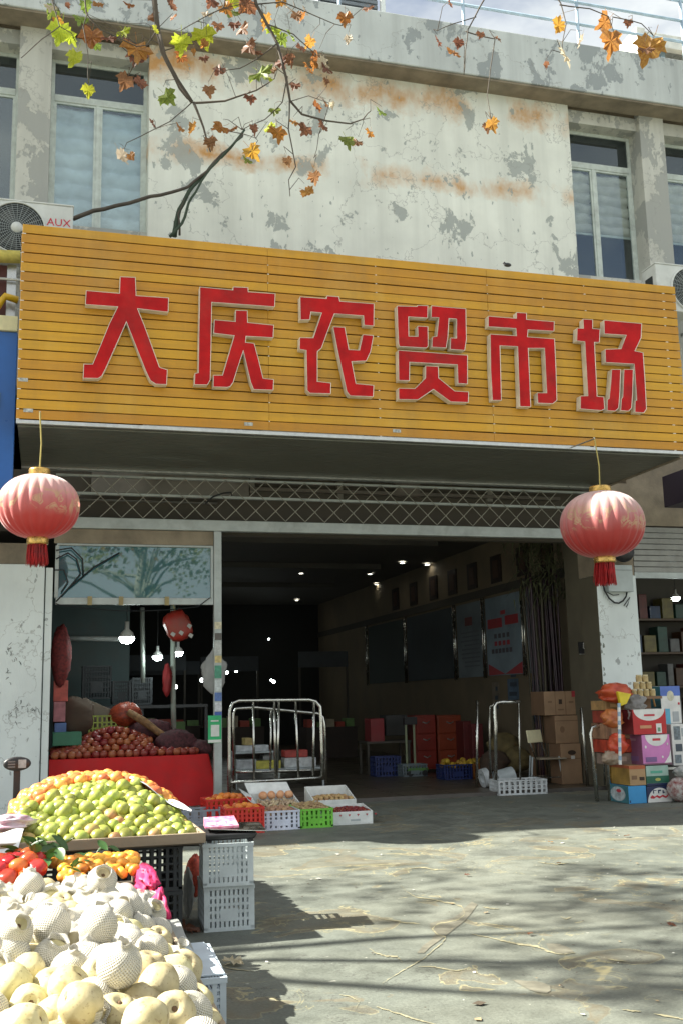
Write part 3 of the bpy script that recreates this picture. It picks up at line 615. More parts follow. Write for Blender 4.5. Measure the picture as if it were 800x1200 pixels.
# air conditioners
ACW = M('ac_enamel', (.66, .68, .65), .45, vs=3, dirt=.35); ACD = M('fan_guard', (.30, .33, .32), .4, .4); ACK = M('fan_hollow', (.025, .03, .03), .7); ACR = M('logo_red', (.62, .02, .05), .4)
def aircon(x0, x1, z0, z1, fx, lab, logo):
    y0, y1 = 14.1, 14.5; zc = (z0+z1)/2; t = thing('air_conditioner', lab, 'air conditioner', ((x0+x1)/2, y0, z0), 0, 'outdoor air conditioner units above the sign')
    part('casing', MB().box(x0, x1, y0, y1, z0, z1).box(x0-.01, x1+.01, y0-.012, y1+.01, z1, z1+.025), ACW, t, bevel=.012)
    r = (z1-z0)*.46; T = Matrix.Translation((fx, y0-.002, zc)) @ Matrix.Rotation(rad(90), 4, 'X')
    part('fan_well', MB().lathe([(0.001, .004), (r, .004), (r, -.02)], 36, 0, T), ACK, t)
    for k in range(3):
        a = 2.1*k; part('fan_blade', MB().add([Vector((fx+.05*math.cos(a), y0-.008, zc+.05*math.sin(a))), Vector((fx+r*.85*math.cos(a-.3), y0-.012, zc+r*.85*math.sin(a-.3))), Vector((fx+r*.85*math.cos(a+.6), y0-.007, zc+r*.85*math.sin(a+.6)))], [(0, 1, 2)]), M('fan_blade_grey', (.08, .085, .08), .5), t)
    b = MB()
    for k in range(11):
        q = r*(.22+.78*k/10); b.tube([(fx+q*math.cos(a), y0-.03+.012*(k/10), zc+q*math.sin(a)) for a in (2*math.pi*i/40 for i in range(41))], .0035, 4, caps=False)
    for k in range(28):
        a = 2*math.pi*k/28; b.tube([(fx+r*.2*math.cos(a), y0-.032, zc+r*.2*math.sin(a)), (fx+r*math.cos(a), y0-.014, zc+r*math.sin(a))], .004, 4)
    part('fan_guard', b, ACD, t, kind='stuff')
    part('guard_hub', MB().lathe([(.001, .05), (r*.2, .045), (r*.22, .02)], 20, 0, T), ACW, t, smooth=True)
    part('guard_rim', MB().lathe([(r, 0), (r*1.0, .03), (r*1.05, .03), (r*1.07, 0)], 40, 0, T), ACW, t, smooth=True)
    part('side_handle', MB().box(x0-.014, x0-.002, y0+.1, y0+.3, zc-.05, zc+.22), ACK, t)
    if logo:
        TT = Matrix.Translation((x1-.19, y0-.003, z1-.26)) @ Matrix.Rotation(rad(90), 4, 'X')
        part('lettering', MB().text('AUX', .155, TT, .001), ACR, t, label='red lettering AUX')
        TT = Matrix.Translation((x1-.19, y0-.003, z1-.40)) @ Matrix.Rotation(rad(90), 4, 'X')
        part('lettering', MB().text('奥克斯', .085, TT, .001), ACR, t, label='small red Chinese lettering under AUX')
    for x in (x0+.15, x1-.2): part('bracket', MB().box(x, x+.04, y0-.02, 15.15, z0-.05, z0), ALU, t)
aircon(-1.05, .215, 7.58, 8.37, -.53, 'outdoor air conditioner with red AUX lettering at the top left of the sign', True)
aircon(9.47, 10.7, 7.62, 8.42, 10.12, 'outdoor air conditioner behind the top right corner of the sign', False)

# neighbour signs and frame at the left
nb = thing('blue_shop_sign', 'blue shop sign with pale cream top edge beside the left end of the yellow sign', 'sign', (-2, 13.2, 4))
part('panel', MB().box(-4.5, -.44, 13.1, 13.3, 3.95, 6.12), M('sign_blue', (.02, .12, .42), .35, vs=1.5, dirt=.1), nb, bevel=.006)
part('top_trim', MB().box(-4.5, -.44, 13.06, 13.34, 6.124, 6.32), M('cream_trim', (.70, .66, .40), .5), nb, bevel=.008)
part('lettering', MB().prism([(-.68, 5.10), (-.625, 5.12), (-.625, 5.32), (-.66, 5.30)], 13.08, 13.098).prism([(-.80, 5.2), (-.70, 5.2), (-.70, 5.26), (-.80, 5.26)], 13.08, 13.098), M('lime_letter', (.65, .72, .03), .4), nb)
yr = thing('yellow_rack', 'yellow painted rack with cloth and dry leaves above the blue sign', 'frame', (-1, 13.6, 6.3))
part('rail', MB().tube([(-2.5, 13.55, 7.30), (-1.2, 13.55, 7.28), (-.45, 13.55, 7.32)], .09, 8), M('yellow_cloth', (.62, .52, .12), .8, vs=8, var=.3), yr, smooth=True)
part('rail', MB().tube([(-2.5, 13.6, 7.0), (-.44, 13.6, 7.02)], .02, 8), ALU, yr)
part('hoop', MB().tube([(-1.0, 13.5, 6.35), (-.80, 13.5, 6.42), (-.70, 13.5, 6.62), (-.62, 13.5, 6.74), (-.46, 13.5, 6.70)], .05, 8), M('yellow_plastic', (.72, .44, .02), .35), yr, smooth=True)
part('back_panel', MB().box(-2.6, -.62, 13.7, 13.74, 6.32, 7.25), M('maroon_board', (.10, .03, .025), .6), yr)
part('upright', MB().box(-.615, -.50, 13.66, 13.74, 6.32, 7.25), ALU, yr)
b = MB()
for k in range(60): b.ball((rs.uniform(-1.1, -.46), 13.45+rs.uniform(-.08, .08), 6.34+rs.uniform(0, .09)), rs.uniform(.02, .05), rs.uniform(.02, .05), .015, 5, 4)
part('dry_leaves', b, M('dry_leaf_red', (.22, .06, .03), .8, vs=12, var=.5), yr, kind='stuff')

# right neighbour: shutter, fascia, shop
ns = thing('neighbour_shop', 'dim neighbouring shop under a grey rolled shutter at the right edge', 'shop', (10.6, 15, 0))
part('fascia', MB().box(9.2, 13, 15.0, 15.3, 4.2, 6.0).box(8.72, 9.2, 15.0, 15.3, 4.22, 4.9), BROWN, ns)
part('sign_box', MB().box(9.35, 13, 13.4, 14.2, 4.35, 4.85), M('dull_purple', (.035, .025, .045), .5, vs=1), ns, bevel=.01)
for k in range(8): part('shutter_slat', MB().box(9.22, 13, 14.98+.004*(k % 2), 15.04, 3.42+k*.095, 3.505+k*.095), M('shutter_grey', (.30, .30, .28), .5, .3, dirt=.3), ns, bevel=.006)
part('shutter_bar', MB().box(9.2, 13, 14.95, 15.06, 3.32, 3.415), GALV, ns)
part('side_wall', MB().box(9.02, 9.2, 15.5, 20, .045, 4.6), M('dark_red_wall', (.07, .025, .022), .7), ns)
part('back_wall', MB().box(9.2, 14, 18.4, 18.5, .045, 4.6), DARKIN, ns)
for k, z in enumerate((.9, 1.55, 2.2, 2.85)): part('shelf', MB().box(9.6, 12.6, 17.9, 18.35, z, z+.04), M('shelf_wood', (.09, .06, .04), .6), ns)
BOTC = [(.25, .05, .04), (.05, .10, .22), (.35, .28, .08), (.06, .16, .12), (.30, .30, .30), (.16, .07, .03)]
k = 0
for z in (.94, 1.59, 2.24, 2.89):
    x = 9.68
    while x < 12.4:
        wdt = rs.uniform(.12, .3); h = rs.uniform(.22, .5); k += 1
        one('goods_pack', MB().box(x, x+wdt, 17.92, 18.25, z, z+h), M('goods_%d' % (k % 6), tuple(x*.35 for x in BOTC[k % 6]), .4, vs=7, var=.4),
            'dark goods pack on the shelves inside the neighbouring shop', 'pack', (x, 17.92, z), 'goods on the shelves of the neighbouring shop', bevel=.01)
        x += wdt+.05
eb = thing('electrical_box', 'grey electrical box on the right column with a black cable loop below', 'electrical box', (8.85, 14.9, 3.1))
part('casing', MB().box(8.62, 9.07, 14.80, 14.925, 3.08, 3.51), M('box_grey', (.42, .47, .47), .45, vs=3), eb, bevel=.008)
part('door_edge', MB().box(8.63, 9.06, 14.795, 14.7985, 3.425, 3.43), BLK, eb)
part('cable', MB().tube([(8.57, 14.9, 3.45), (8.56, 14.88, 3.25), (8.59, 14.88, 3.10), (8.66, 14.88, 2.98), (8.75, 14.88, 2.91), (8.83, 14.88, 2.90), (8.91, 14.88, 2.94), (8.97, 14.88, 3.01), (8.99, 14.88, 3.08)], .014, 6), CABLE, eb, smooth=True)
part('cable', MB().tube([(8.64, 14.9, 3.08), (8.74, 14.89, 3.03), (8.85, 14.89, 3.04)], .007, 6), CABLE, eb, smooth=True)
part('tie', MB().tube([(8.93, 14.9, 2.86), (9.05, 14.9, 3.0), (9.0, 14.9, 2.88), (8.97, 14.9, 2.84)], .008, 6), CABLE, eb)
fd = thing('wall_lamp', 'dark round floodlight above the electrical box', 'lamp', (8.85, 14.85, 3.4))
part('housing', MB().lathe([(.001, .1), (.15, .08), (.17, 0), (.16, -.05)], 20, 0, Matrix.Translation((8.93, 14.8, 3.72)) @ Matrix.Rotation(rad(75), 4, 'X')), BLK, fd, smooth=True)
part('lens', MB().box(8.89, 8.97, 14.67, 14.69, 3.70, 3.81), M('dim_lens', (.35, .36, .30), .3), fd)

# ================================================================== HALL
BW = emit('bulb_glow', (.86, 1, .96), 22); BWH = M('bulb_body', (.7, .72, .7), .4)
def bulb(px, py, Y, r, lab, cord=.6):
    p = PY(px, py, Y); t = thing('light_bulb', lab, 'bulb', p, 0, 'bare bulbs glowing over the stalls')
    part('globe', MB().lathe([(.001, -r*.75), (r*.6, -r*.62), (r*.95, -r*.2), (r, .15*r)], 20, 0, Matrix.Translation(p)), BW, t, smooth=True)
    part('neck', MB().lathe([(r, .15*r), (r*.8, .75*r), (r*.3, 1.2*r), (r*.28, 2.2*r), (.001, 2.2*r)], 16, 0, Matrix.Translation(p)), BWH, t, smooth=True)
    part('cord', MB().tube([p+Vector((0, 0, 2.2*r)), p+Vector((0, 0, 2.2*r+cord))], .006, 5), CABLE, t)
bulb(149, 748, 16.2, .115, 'largest bare bulb hanging under the transom window', .35)
bulb(185, 770, 18, .085, 'lower left of the two small bulbs beside the hanging red bag')
bulb(209, 765, 17.6, .085, 'small bare bulb just under the hanging red bag')
bulb(791, 701, 16.8, .075, 'bare bulb glowing inside the neighbouring shop')
FARL = emit('far_lamp', (.9, 1, .97), 9)
for i, (px, py, Y) in enumerate(((266, 788, 30), (277, 786, 30), (286, 783, 29), (318, 797, 31), (321, 799, 32), (237, 797, 26), (242, 796, 27), (206, 805, 25), (464, 790, 31), (455, 790, 31), (315, 749, 33), (256, 800, 29))):
    p = PY(px, py, Y); inst_me = MB().ball(p, .048 if i not in (3, 9, 10) else .03, n=10, k=6)
    one('market_lamp', inst_me, FARL, 'tiny white lamp glowing far back in the dark hall', 'lamp', p, 'distant lamps at the back of the hall', smooth=True)
DLG = emit('downlight_glow', (1, .95, .8), 7)
for (px, py) in ((382, 637), (297, 684), (433, 672), (471, 659), (353, 671), (348, 703), (500, 661), (284, 690), (441, 684)):
    p = PZ(px, py, 4.6)
    if p.y > 33.5: continue
    p = Vector((p.x, p.y, 4.58)); t = thing('downlight', 'small round downlight set in the dark hall ceiling', 'downlight', p, 0, 'downlights in the hall ceiling')
    part('lens', MB().lathe([(.001, 0), (.055, 0), (.055, .02)], 16, 0, Matrix.Translation(p)), DLG, t)
    part('trim_ring', MB().lathe([(.056, .0), (.08, -.008), (.09, .03)], 16, 0, Matrix.Translation(p)), ALU, t)

# noticeboards on the side wall X = 8.8
def xbox(mb, ya, yb, za, zb, xo, th=.004, m=0): return mb.box(8.8-xo-th, 8.8-xo, min(ya, yb), max(ya, yb), za, zb, m)
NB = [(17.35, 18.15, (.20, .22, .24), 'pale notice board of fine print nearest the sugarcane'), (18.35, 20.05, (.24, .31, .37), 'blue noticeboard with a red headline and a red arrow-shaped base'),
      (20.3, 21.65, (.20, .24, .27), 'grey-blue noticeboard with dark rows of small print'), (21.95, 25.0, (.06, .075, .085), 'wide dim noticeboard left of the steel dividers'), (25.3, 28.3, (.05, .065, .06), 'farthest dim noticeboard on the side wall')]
IR = M('print_red', (.40, .04, .05), .5, vs=9); IB = M('print_ink', (.10, .09, .11), .6); IW = M('print_pale', (.45, .45, .42), .5)
for i, (ya, yb, c, lab) in enumerate(NB):
    t = thing('noticeboard', lab, 'noticeboard', (8.8, (ya+yb)/2, 1.86), 0, 'noticeboards on the side wall')
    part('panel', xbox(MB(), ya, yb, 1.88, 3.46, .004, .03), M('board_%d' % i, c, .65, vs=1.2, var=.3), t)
    if i == 1:
        yc = (ya+yb)/2; hd = xbox(MB(), yb-.1, ya+.9, 2.83, 3.02, .036)
        part('headline', hd, IR, t)
        part('headline', xbox(MB(), ya+.15, ya+.75, 2.86, 3.04, .036), IR, t)
        part('emblem', xbox(MB(), yc-.12, yc+.1, 3.08, 3.16, .036), IR, t)
        for r_ in range(3):
            for k in range(4 if r_ < 2 else 6):
                y = yb-.45-k*(.2 if r_ < 2 else .17)+(.15 if r_ == 2 else 0)
                part('character', xbox(MB(), y-.07, y+.05, 2.62-r_*.15, 2.71-r_*.15, .036), IB if r_ != 1 else IR, t)
        b = MB(); b.add([(8.762, yb-.05, 1.89), (8.762, ya+.05, 1.89), (8.762, ya+.05, 2.12), (8.762, yc, 1.90), (8.762, yb-.05, 2.12)], [(0, 3, 4), (1, 2, 3)]); part('arrow_base', b, IR, t)
    if i in (0, 2):
        part('emblem' if i == 2 else 'heading', xbox(MB(), (ya+yb)/2-.2, (ya+yb)/2+.2, 2.98, 3.16, .036), M('dim_red', (.16, .05, .05), .6) if i == 2 else IB, t)
        for r_ in range(9): part('print_line', xbox(MB(), ya+.12, yb-.12-rs.uniform(0, .3), 2.1+r_*.09, 2.13+r_*.09, .036), M('dim_ink', (.14, .15, .17), .6), t)
    for y in (yb+.04, yb+.14): part('divider', MB().tube([(8.74, y, 1.84), (8.74, y, 3.50)], .02, 6), STEEL, t, smooth=True)
for i, y in enumerate((16.95, 17.95, 19.2, 20.45, 21.6, 22.8, 24.2, 25.6)):
    t = thing('wall_plaque', 'dark hanging plaque on the tan wall above the noticeboards', 'plaque', (8.79, y, 3.72), 0, 'dark plaques in a row above the noticeboards')
    part('board', xbox(MB(), y, y+.5, 3.74, 4.30, .004, .03), M('plaque_dark', (.03, .02, .015), .5), t)
    part('print_panel', xbox(MB(), y+.12, y+.38, 3.84, 4.2, .036), M('plaque_red', (.085, .045, .03), .5), t)
sn = thing('wall_sign', 'small black sign with a white figure on the brown jamb', 'sign', (8.64, 15.4, 1.9))
p = PY(678, 766, 15.47); q = PY(696, 752, 15.47)
part('plate', MB().box(p.x, p.x+.27, 15.46, 15.49, p.z, p.z+.19), BLK, sn)
part('figure', MB().tube([(p.x+.08, 15.455, p.z+.15), (p.x+.075, 15.455, p.z+.09), (p.x+.12, 15.455, p.z+.06), (p.x+.14, 15.455, p.z+.03)], .008, 5).ball((p.x+.08, 15.455, p.z+.165), .012, n=8, k=6), IW, sn)
part('rim', MB().box(p.x-.005, p.x+.275, 15.455, 15.458, p.z-.014, p.z-.004), ALU, sn)
nt_ = one('paper_notice', MB().box(8.52, 8.77, 15.485, 15.492, 1.0, 1.72), M('dirty_paper', (.27, .26, .23), .7, vs=9), 'dull paper notice pasted on the brown jamb below the black sign', 'notice', (8.64, 15.49, 1.0))

# sugarcane bundle
cane = [M('cane_purple', (.032, .014, .024), .4, vs=5, var=.6), M('cane_olive', (.05, .042, .022), .5, vs=5, var=.4)]
sgc = thing('sugarcane_bundle', 'tall bundle of purple sugarcane leaning in the corner behind the cartons', 'sugarcane', (8.45, 16.2, .05))
for k in range(26):
    x0, y0 = 7.98+rs.uniform(0, .55), 16.25+rs.uniform(-.15, .35); L_ = rs.uniform(3.3, 3.7); dx = rs.uniform(-.05, .12)
    pts = [(x0+dx*t, y0+.15*t, .06+L_*t) for t in (j/12 for j in range(13))]; r = rs.uniform(.018, .026)
    part('cane', MB().tube(pts, [r*(1.12 if j % 2 else .92) for j in range(13)], 6), cane[k % 3 == 0], sgc, smooth=True)
b = MB()
for k in range(420):
    x, y, z = 8.2+rs.gauss(0, .22), 16.35+rs.uniform(-.3, .2), rs.uniform(3.1, 4.3); d = Vector((rs.gauss(0, .3), rs.gauss(0, .2), rs.uniform(-.9, .6)))
    p = Vector((x, y, z)); q = p+d*.45; s = Vector((.018, .01, 0)); q.x = min(q.x, 8.7); p.x = min(p.x, 8.7); q.y = max(15.6, q.y)
    b.add([p-s, p+s, q], [(0, 1, 2)])
part('leaves', b, M('cane_leaf', (.09, .10, .05), .7, vs=6, var=.5), sgc, kind='stuff')

# ================================================================== GOODS IN THE HALL
def crate_mb(w, d, h, nc=8, nr=5, t=.010, ndc=None, panel=True, m=0, rib=.21):
    """ventilated plastic crate, origin at its front left bottom corner"""
    b = MB(); ndc = ndc or nc; g = t*1.6
    b.box(0, w, 0, d, 0, t, m)
    for (x, y) in ((0, 0), (w-g*1.6, 0), (0, d-g*1.6), (w-g*1.6, d-g*1.6)): b.box(x, x+g*1.6, y, y+g*1.6, t, h-g, m)
    for z0, z1 in ((h-g*1.4, h), (t, t+g)):
        o = .004 if z1 == h else .0
        b.box(-o, w+o, -o, t, z0, z1, m); b.box(-o, w+o, d-t, d+o, z0, z1, m); b.box(-o, t, t, d-t, z0, z1, m); b.box(w-t, w+o, t, d-t, z0, z1, m)
    zs = [t+g+(h-g*2.4-t)*j/nr for j in range(1, nr)]
    for z in zs:
        hh_ = max(.005, (h-g*2.4-t)/nr*rib*.62)
        for y in (.002, d-t+.002): b.box(g*1.6, w-g*1.6, y, y+t*.6, z-hh_, z+hh_, m)
        for x in (.002, w-t+.002): b.box(x, x+t*.6, g*1.6, d-g*1.6, z-hh_, z+hh_, m)
    for i in range(1, nc):
        x = w*i/nc; wd = w/nc*rib
        for y in (.0005, d-t+.0005): b.box(x-wd, x+wd, y, y+t*.8, t+g, h-g*1.4, m)
    for i in range(1, ndc):
        y = d*i/ndc
        for x in (.0005, w-t+.0005): b.box(x, x+t*.8, y-.0045, y+.0045, t+g, h-g*1.4, m)
    if panel: b.box(w*.32, w*.68, -.001, .008, h*.22, h*.5, m)
    return b
PLW = M('plastic_white', (.62, .66, .68), .45, vs=5, dirt=.3); PLG = M('crate_grey', (.50, .56, .58), .5, vs=5, dirt=.35); PLK = M('crate_black', (.018, .022, .026), .55, vs=6)
PLR = M('crate_red', (.62, .03, .02), .4, vs=6); PLB = M('crate_blue', (.02, .035, .14), .45, vs=6); PLGR = M('crate_green', (.16, .52, .05), .45, vs=6)
def crate(lab, loc, w, d, h, mat, rz=0, group=None, nc=8, nr=5, panel=True, name='plastic_crate', rib=.21):
    return one_local(name, crate_mb(w, d, h, nc, nr, panel=panel, rib=rib), mat, lab, 'crate', loc, rz, group)
def one_local(name, mb, mats, lab, cat, loc, rz=0, group=None, smooth=False, bevel=0):
    me = mesh_of(name, mb, mats, smooth=smooth); o = bpy.data.objects.new(name, me); C.objects.link(o); o.location = loc; o.rotation_euler = (0, 0, rz)
    if bevel:
        m_ = o.modifiers.new('bevel', 'BEVEL'); m_.width = bevel; m_.segments = 2; m_.limit_method = 'ANGLE'
    return tag(o, lab, cat, group)
def pxrect(pxl, pxr, pyt, pyb, Y):
    cx = (pxl+pxr)/2; cy = (pyt+pyb)/2
    return PY(pxl, cy, Y).x, PY(pxr, cy, Y).x, PY(cx, pyb, Y).z, PY(cx, pyt, Y).z
CARD = M('cardboard', (.34, .215, .125), .8, vs=4, var=.14, dirt=.2); CARDD = M('cardboard_dark', (.22, .13, .075), .8, vs=4); TAPE = M('packing_tape', (.42, .31, .18), .35)
def boxthing(name, lab, cat, pxl, pxr, pyt, pyb, Y, d, mats, zb=None, zt=None, group=None, prints=(), bev=.006, sideprints=()):
    """printed carton: mats = (front, side, top). prints are flat shapes on the front in 0..1 box coordinates"""
    x0, x1, z0, z1 = pxrect(pxl, pxr, pyt, pyb, Y)
    if zb is not None: z1 += (zb-z0)*0; z0 = zb
    if zt is not None: z1 = zt
    t = thing(name, lab, cat, ((x0+x1)/2, Y, z0), 0, group)
    fm, smt, tm = mats
    part('carton', MB().box(x0, x1, Y, Y+d, z0, z1, [2, 2, 0, 1, 0, 1]), [fm, smt, tm], t, bevel=bev)
    for i, (kind, poly, m, lb) in enumerate(prints):
        pts = [(x0+u*(x1-x0), z0+v*(z1-z0)) for u, v in poly]
        part(kind, MB().prism(pts, Y-.0016-.0012*i, Y-.0006), m, t, label=lb)
    for i, (kind, poly, m, lb) in enumerate(sideprints):
        vs = [(x0-.0016-.0012*i, Y+d*(1-u), z0+v*(z1-z0)) for u, v in poly]
        part(kind, MB().add(vs, [tuple(range(len(vs)))]), m, t, label=lb)
    return t
def rect(u0, v0, u1, v1): return [(u0, v0), (u1, v0), (u1, v1), (u0, v1)]
def ell(cu, cv, ru, rv, a0=0, a1=360, n=16): return [(cu+ru*math.cos(rad(a0+(a1-a0)*i/n)), cv+rv*math.sin(rad(a0+(a1-a0)*i/n))) for i in range(n + (0 if a1-a0 == 360 else 1))]
INK = M('carton_ink', (.05, .03, .02), .7)
flaps = [('tape', rect(.34, 0, .36, 1), CARDD, None), ('tape', rect(.66, 0, .68, 1), CARDD, None)]
boxthing('carton', 'top brown carton of the stack by the jamb, with dark print and a red corner', 'carton', 637, 674, 810, 838, 15.9, .5, (CARD, CARDD, CARD), group='brown cartons stacked by the jamb',
         prints=flaps+[('print_panel', rect(.12, .52, .24, .60), CARDD, None), ('print_panel', rect(.46, .46, .56, .66), INK, None), ('print_panel', rect(.78, .50, .92, .58), CARDD, None), ('print_panel', rect(.42, .20, .60, .26), CARDD, None), ('print_panel', rect(.88, .75, 1, 1), M('print_red', (.4, .04, .05)), None)])
boxthing('carton', 'plain brown carton in the middle of the stack by the jamb', 'carton', 650, 677, 838.5, 871, 15.85, .62, (CARD, CARDD, CARD), group='brown cartons stacked by the jamb',
         prints=[('tape', rect(0, .80, 1, .83), CARDD, None), ('print_panel', ell(.3, .5, .10, .12), CARDD, None)])
boxthing('carton', 'tall brown carton standing on the floor under the stack by the jamb', 'carton', 657, 681, 871.5, 922, 15.75, .5, (CARD, CARDD, CARD), zb=.046, group='brown cartons stacked by the jamb',
         prints=[('tape', rect(.0, .62, 1, .64), CARDD, None), ('print_panel', ell(.55, .78, .2, .06), INK, None), ('sticker', rect(.5, .62, .68, .70), M('label_white', (.6, .6, .58)), None)])
boxthing('carton', 'darker carton standing on the floor behind the chair', 'carton', 636, 658, 871, 914, 16.35, .5, (CARDD, CARDD, CARDD), zb=.046, group='brown cartons stacked by the jamb')

# chair
CH = thing('school_chair', 'small metal chair with cream backrest facing right beside the cartons', 'chair', (7.85, 16.05, .046), 0)
CREAMP = M('cream_plastic', (.80, .74, .48), .5, vs=3, dirt=.25)
def cp(px, py, Y): return PY(px, py, Y)
a = cp(600, 868, 15.95); bb = cp(627, 868, 16.2)
o = Vector((7.60, 15.85, 0))
def chp(x, y, z): return o+Vector((x, y, z))
part('backrest', MB().add([chp(-.10, -.14, .72), chp(.27, .10, .72), chp(.25, .12, .92), chp(-.12, -.12, .92), chp(-.09, -.155, .72), chp(.28, .085, .72), chp(.26, .105, .92), chp(-.11, -.135, .92)],
     [(0, 3, 2, 1), (4, 5, 6, 7), (0, 1, 5, 4), (1, 2, 6, 5), (2, 3, 7, 6), (3, 0, 4, 7)]), CREAMP, CH, bevel=.012)
part('seat', MB().box(-.02, .44, -.2, .2, -.012, .012, 0, Matrix.Translation(chp(.14, .06, .46)) @ Matrix.Rotation(rad(-6), 4, 'Z')), M('seat_wood', (.30, .25, .18), .5), CH, bevel=.008)
for (xa, ya) in ((-.07, -.10), (.22, .09)):
    part('back_post', MB().tube([chp(xa, ya, .90), chp(xa+.03, ya, .72), chp(xa+.12, ya, .46)], .011, 6), STEEL, CH, smooth=True)
for (xa, ya) in ((.06, .05), (.18, .38), (.48, -.06), (.55, .28)):
    part('leg', MB().tube([chp(xa, ya, .49), chp(xa+(-.05 if xa < .3 else .05), ya-.01, .0)], .014, 6), PLG, CH, smooth=True)
part('stretcher', MB().tube([chp(.05, .05, .16), chp(.52, -.06, .16)], .01, 6), STEEL, CH); part('stretcher', MB().tube([chp(.17, .38, .16), chp(.58, .28, .16)], .01, 6), STEEL, CH)

# steel barriers and trolley frame
def tubeframe(name, lab, cat, frames, Y, r=.024, base=None, group=None):
    ps = [PY(px, py, Y+(dy if len(q) > 2 else 0)) for q in frames[0][1] for (px, py, dy) in [(q[0], q[1], q[2] if len(q) > 2 else 0)]]
    t = thing(name, lab, cat, (ps[0].x, Y, .046), 0, group)
    for nm, pts, rr in frames:
        part(nm, MB().tube([PY(q[0], q[1], Y+(q[2] if len(q) > 2 else 0)) for q in pts], rr, 10), STEEL, t, smooth=True)
    return t
tubeframe('steel_barrier', 'tall stainless steel barrier frame with rounded corners standing at the entrance', 'barrier',
    [('frame', [(269, 930), (269, 900), (269, 845), (269.5, 832), (273, 824), (280, 821), (320, 820.5), (362, 820), (370, 822), (375, 828), (376, 842), (377, 880), (378, 914)], .027),
     ('lower_rail', [(270, 917), (330, 914), (378, 911)], .022), ('bar', [(297, 823), (298, 913)], .018), ('bar', [(321.5, 823), (323, 912)], .020), ('bar', [(327, 823), (325, 912)], .020), ('bar', [(346.5, 823), (350, 911)], .018), ('bar', [(368, 823), (367, 909)], .020)], 15.25)
tubeframe('steel_barrier', 'second steel barrier leaning behind the tall one with its post at the right', 'barrier',
    [('frame', [(275, 926, .2), (274, 836, .2), (277, 830, .2), (300, 829, .2), (372, 836, .2), (378, 840, .2), (380, 850, .2), (382, 918, .2)], .025), ('lower_rail', [(275, 905, .2), (381, 902, .2)], .018), ('bar', [(318, 832, .2), (317, 904, .2)], .016)], 15.45)
tubeframe('steel_pole', 'thin upright steel pole left of the trolley frame', 'pole', [('shaft', [(558.5, 821), (558, 922)], .020)], 15.5)
tubeframe('trolley_frame', 'upright tubular trolley frame with a yellowish worn top bar left of the chair', 'trolley',
    [('frame', [(580, 926), (580, 850), (579, 828), (581, 824), (585, 823), (608, 822)], .030), ('rear_post', [(574, 927, .3), (573, 850, .3), (574, 828, .3), (580, 825, .2)], .02), ('upright', [(607, 824), (608, 870), (609, 917)], .014), ('deck_rail', [(580, 918), (609, 914)], .014)], 15.3)
tubeframe('steel_pipe', 'steel pipe leaning against the brown jamb behind the cartons', 'pipe', [('shaft', [(680, 829), (684, 870), (688, 923)], .026)], 15.3)
tubeframe('bent_steel_rail', 'low bent steel rail standing by the right column', 'barrier', [('frame', [(699, 939), (694, 880), (691.5, 860), (693, 853), (700, 850), (708, 850), (711, 856), (712, 880), (714, 940)], .026), ('upright', [(706, 855, .3), (708, 920, .3)], .014)], 13.5)

# white slatted crate on its side, coils and sacks by the trolley
crate('white slatted plastic crate on the floor in front of the chair', (6.62, 14.95, .0), .78, .42, .22, PLW, rad(-4), nc=9, nr=3, panel=False)
for (px, py, Y, r, wd, lab) in ((567, 906, 15.9, .15, .10, 'white coil of tape standing by the steel pole'), (590, 902, 15.9, .14, .3, 'pale roll lying behind the white crate')):
    p = PY(px, py, Y); p.z = r+.046
    T = Matrix.Translation(p) @ Matrix.Rotation(rad(78), 4, 'Y')
    one('tape_coil', MB().lathe([(r*.55, -wd/2), (r, -wd/2), (r, wd/2), (r*.55, wd/2), (r*.55, -wd/2)], 28, 0, T), PLW if wd < .2 else PLG, lab, 'roll', p-Vector((0, 0, r)), smooth=False)
SACK = M('ochre_sack', (.13, .10, .04), .85, vs=7, var=.4)
for i, (px, py, Y, rx, rz, lab) in enumerate(((590, 876, 17.2, .30, .26, 'ochre sack slumped behind the trolley frame, the upper one'), (578, 893, 17.0, .25, .2, 'brown sack on the floor behind the trolley frame'), (604, 890, 17.0, .28, .22, 'ochre sack on the floor behind the chair legs'))):
    p = PY(px, py, Y); crumple('produce_sack', lab, 'sack', p, rx, .22, rz, SACK if i != 1 else M('brown_sack', (.07, .045, .03), .85, vs=7), 20+i, .2)
# things pasted low on the side wall
for i, (ya, yb, za, zb, c, lab) in enumerate(((17.55, 18.1, .95, 1.75, (.09, .15, .22), 'blue paper poster low on the tan wall right of the trolley'), (18.7, 19.2, 1.35, 1.8, (.10, .15, .22), 'small blue notice under the blue noticeboard'), (19.6, 19.95, 1.1, 1.75, (.24, .20, .15), 'beige notice under the blue noticeboard'))):
    tt = thing('wall_poster', lab, 'poster', (8.79, ya, za)); part('sheet', xbox(MB(), ya, yb, za, zb, .002, .004), M('poster_%d' % i, c, .6, vs=4, var=.5), tt)
    for k in range(3): part('print_block', xbox(MB(), ya+.08, yb-.08-.05*k, za+.12+k*.18, za+.2+k*.18, .0075), M('poster_dark', (.05, .07, .10), .6), tt)

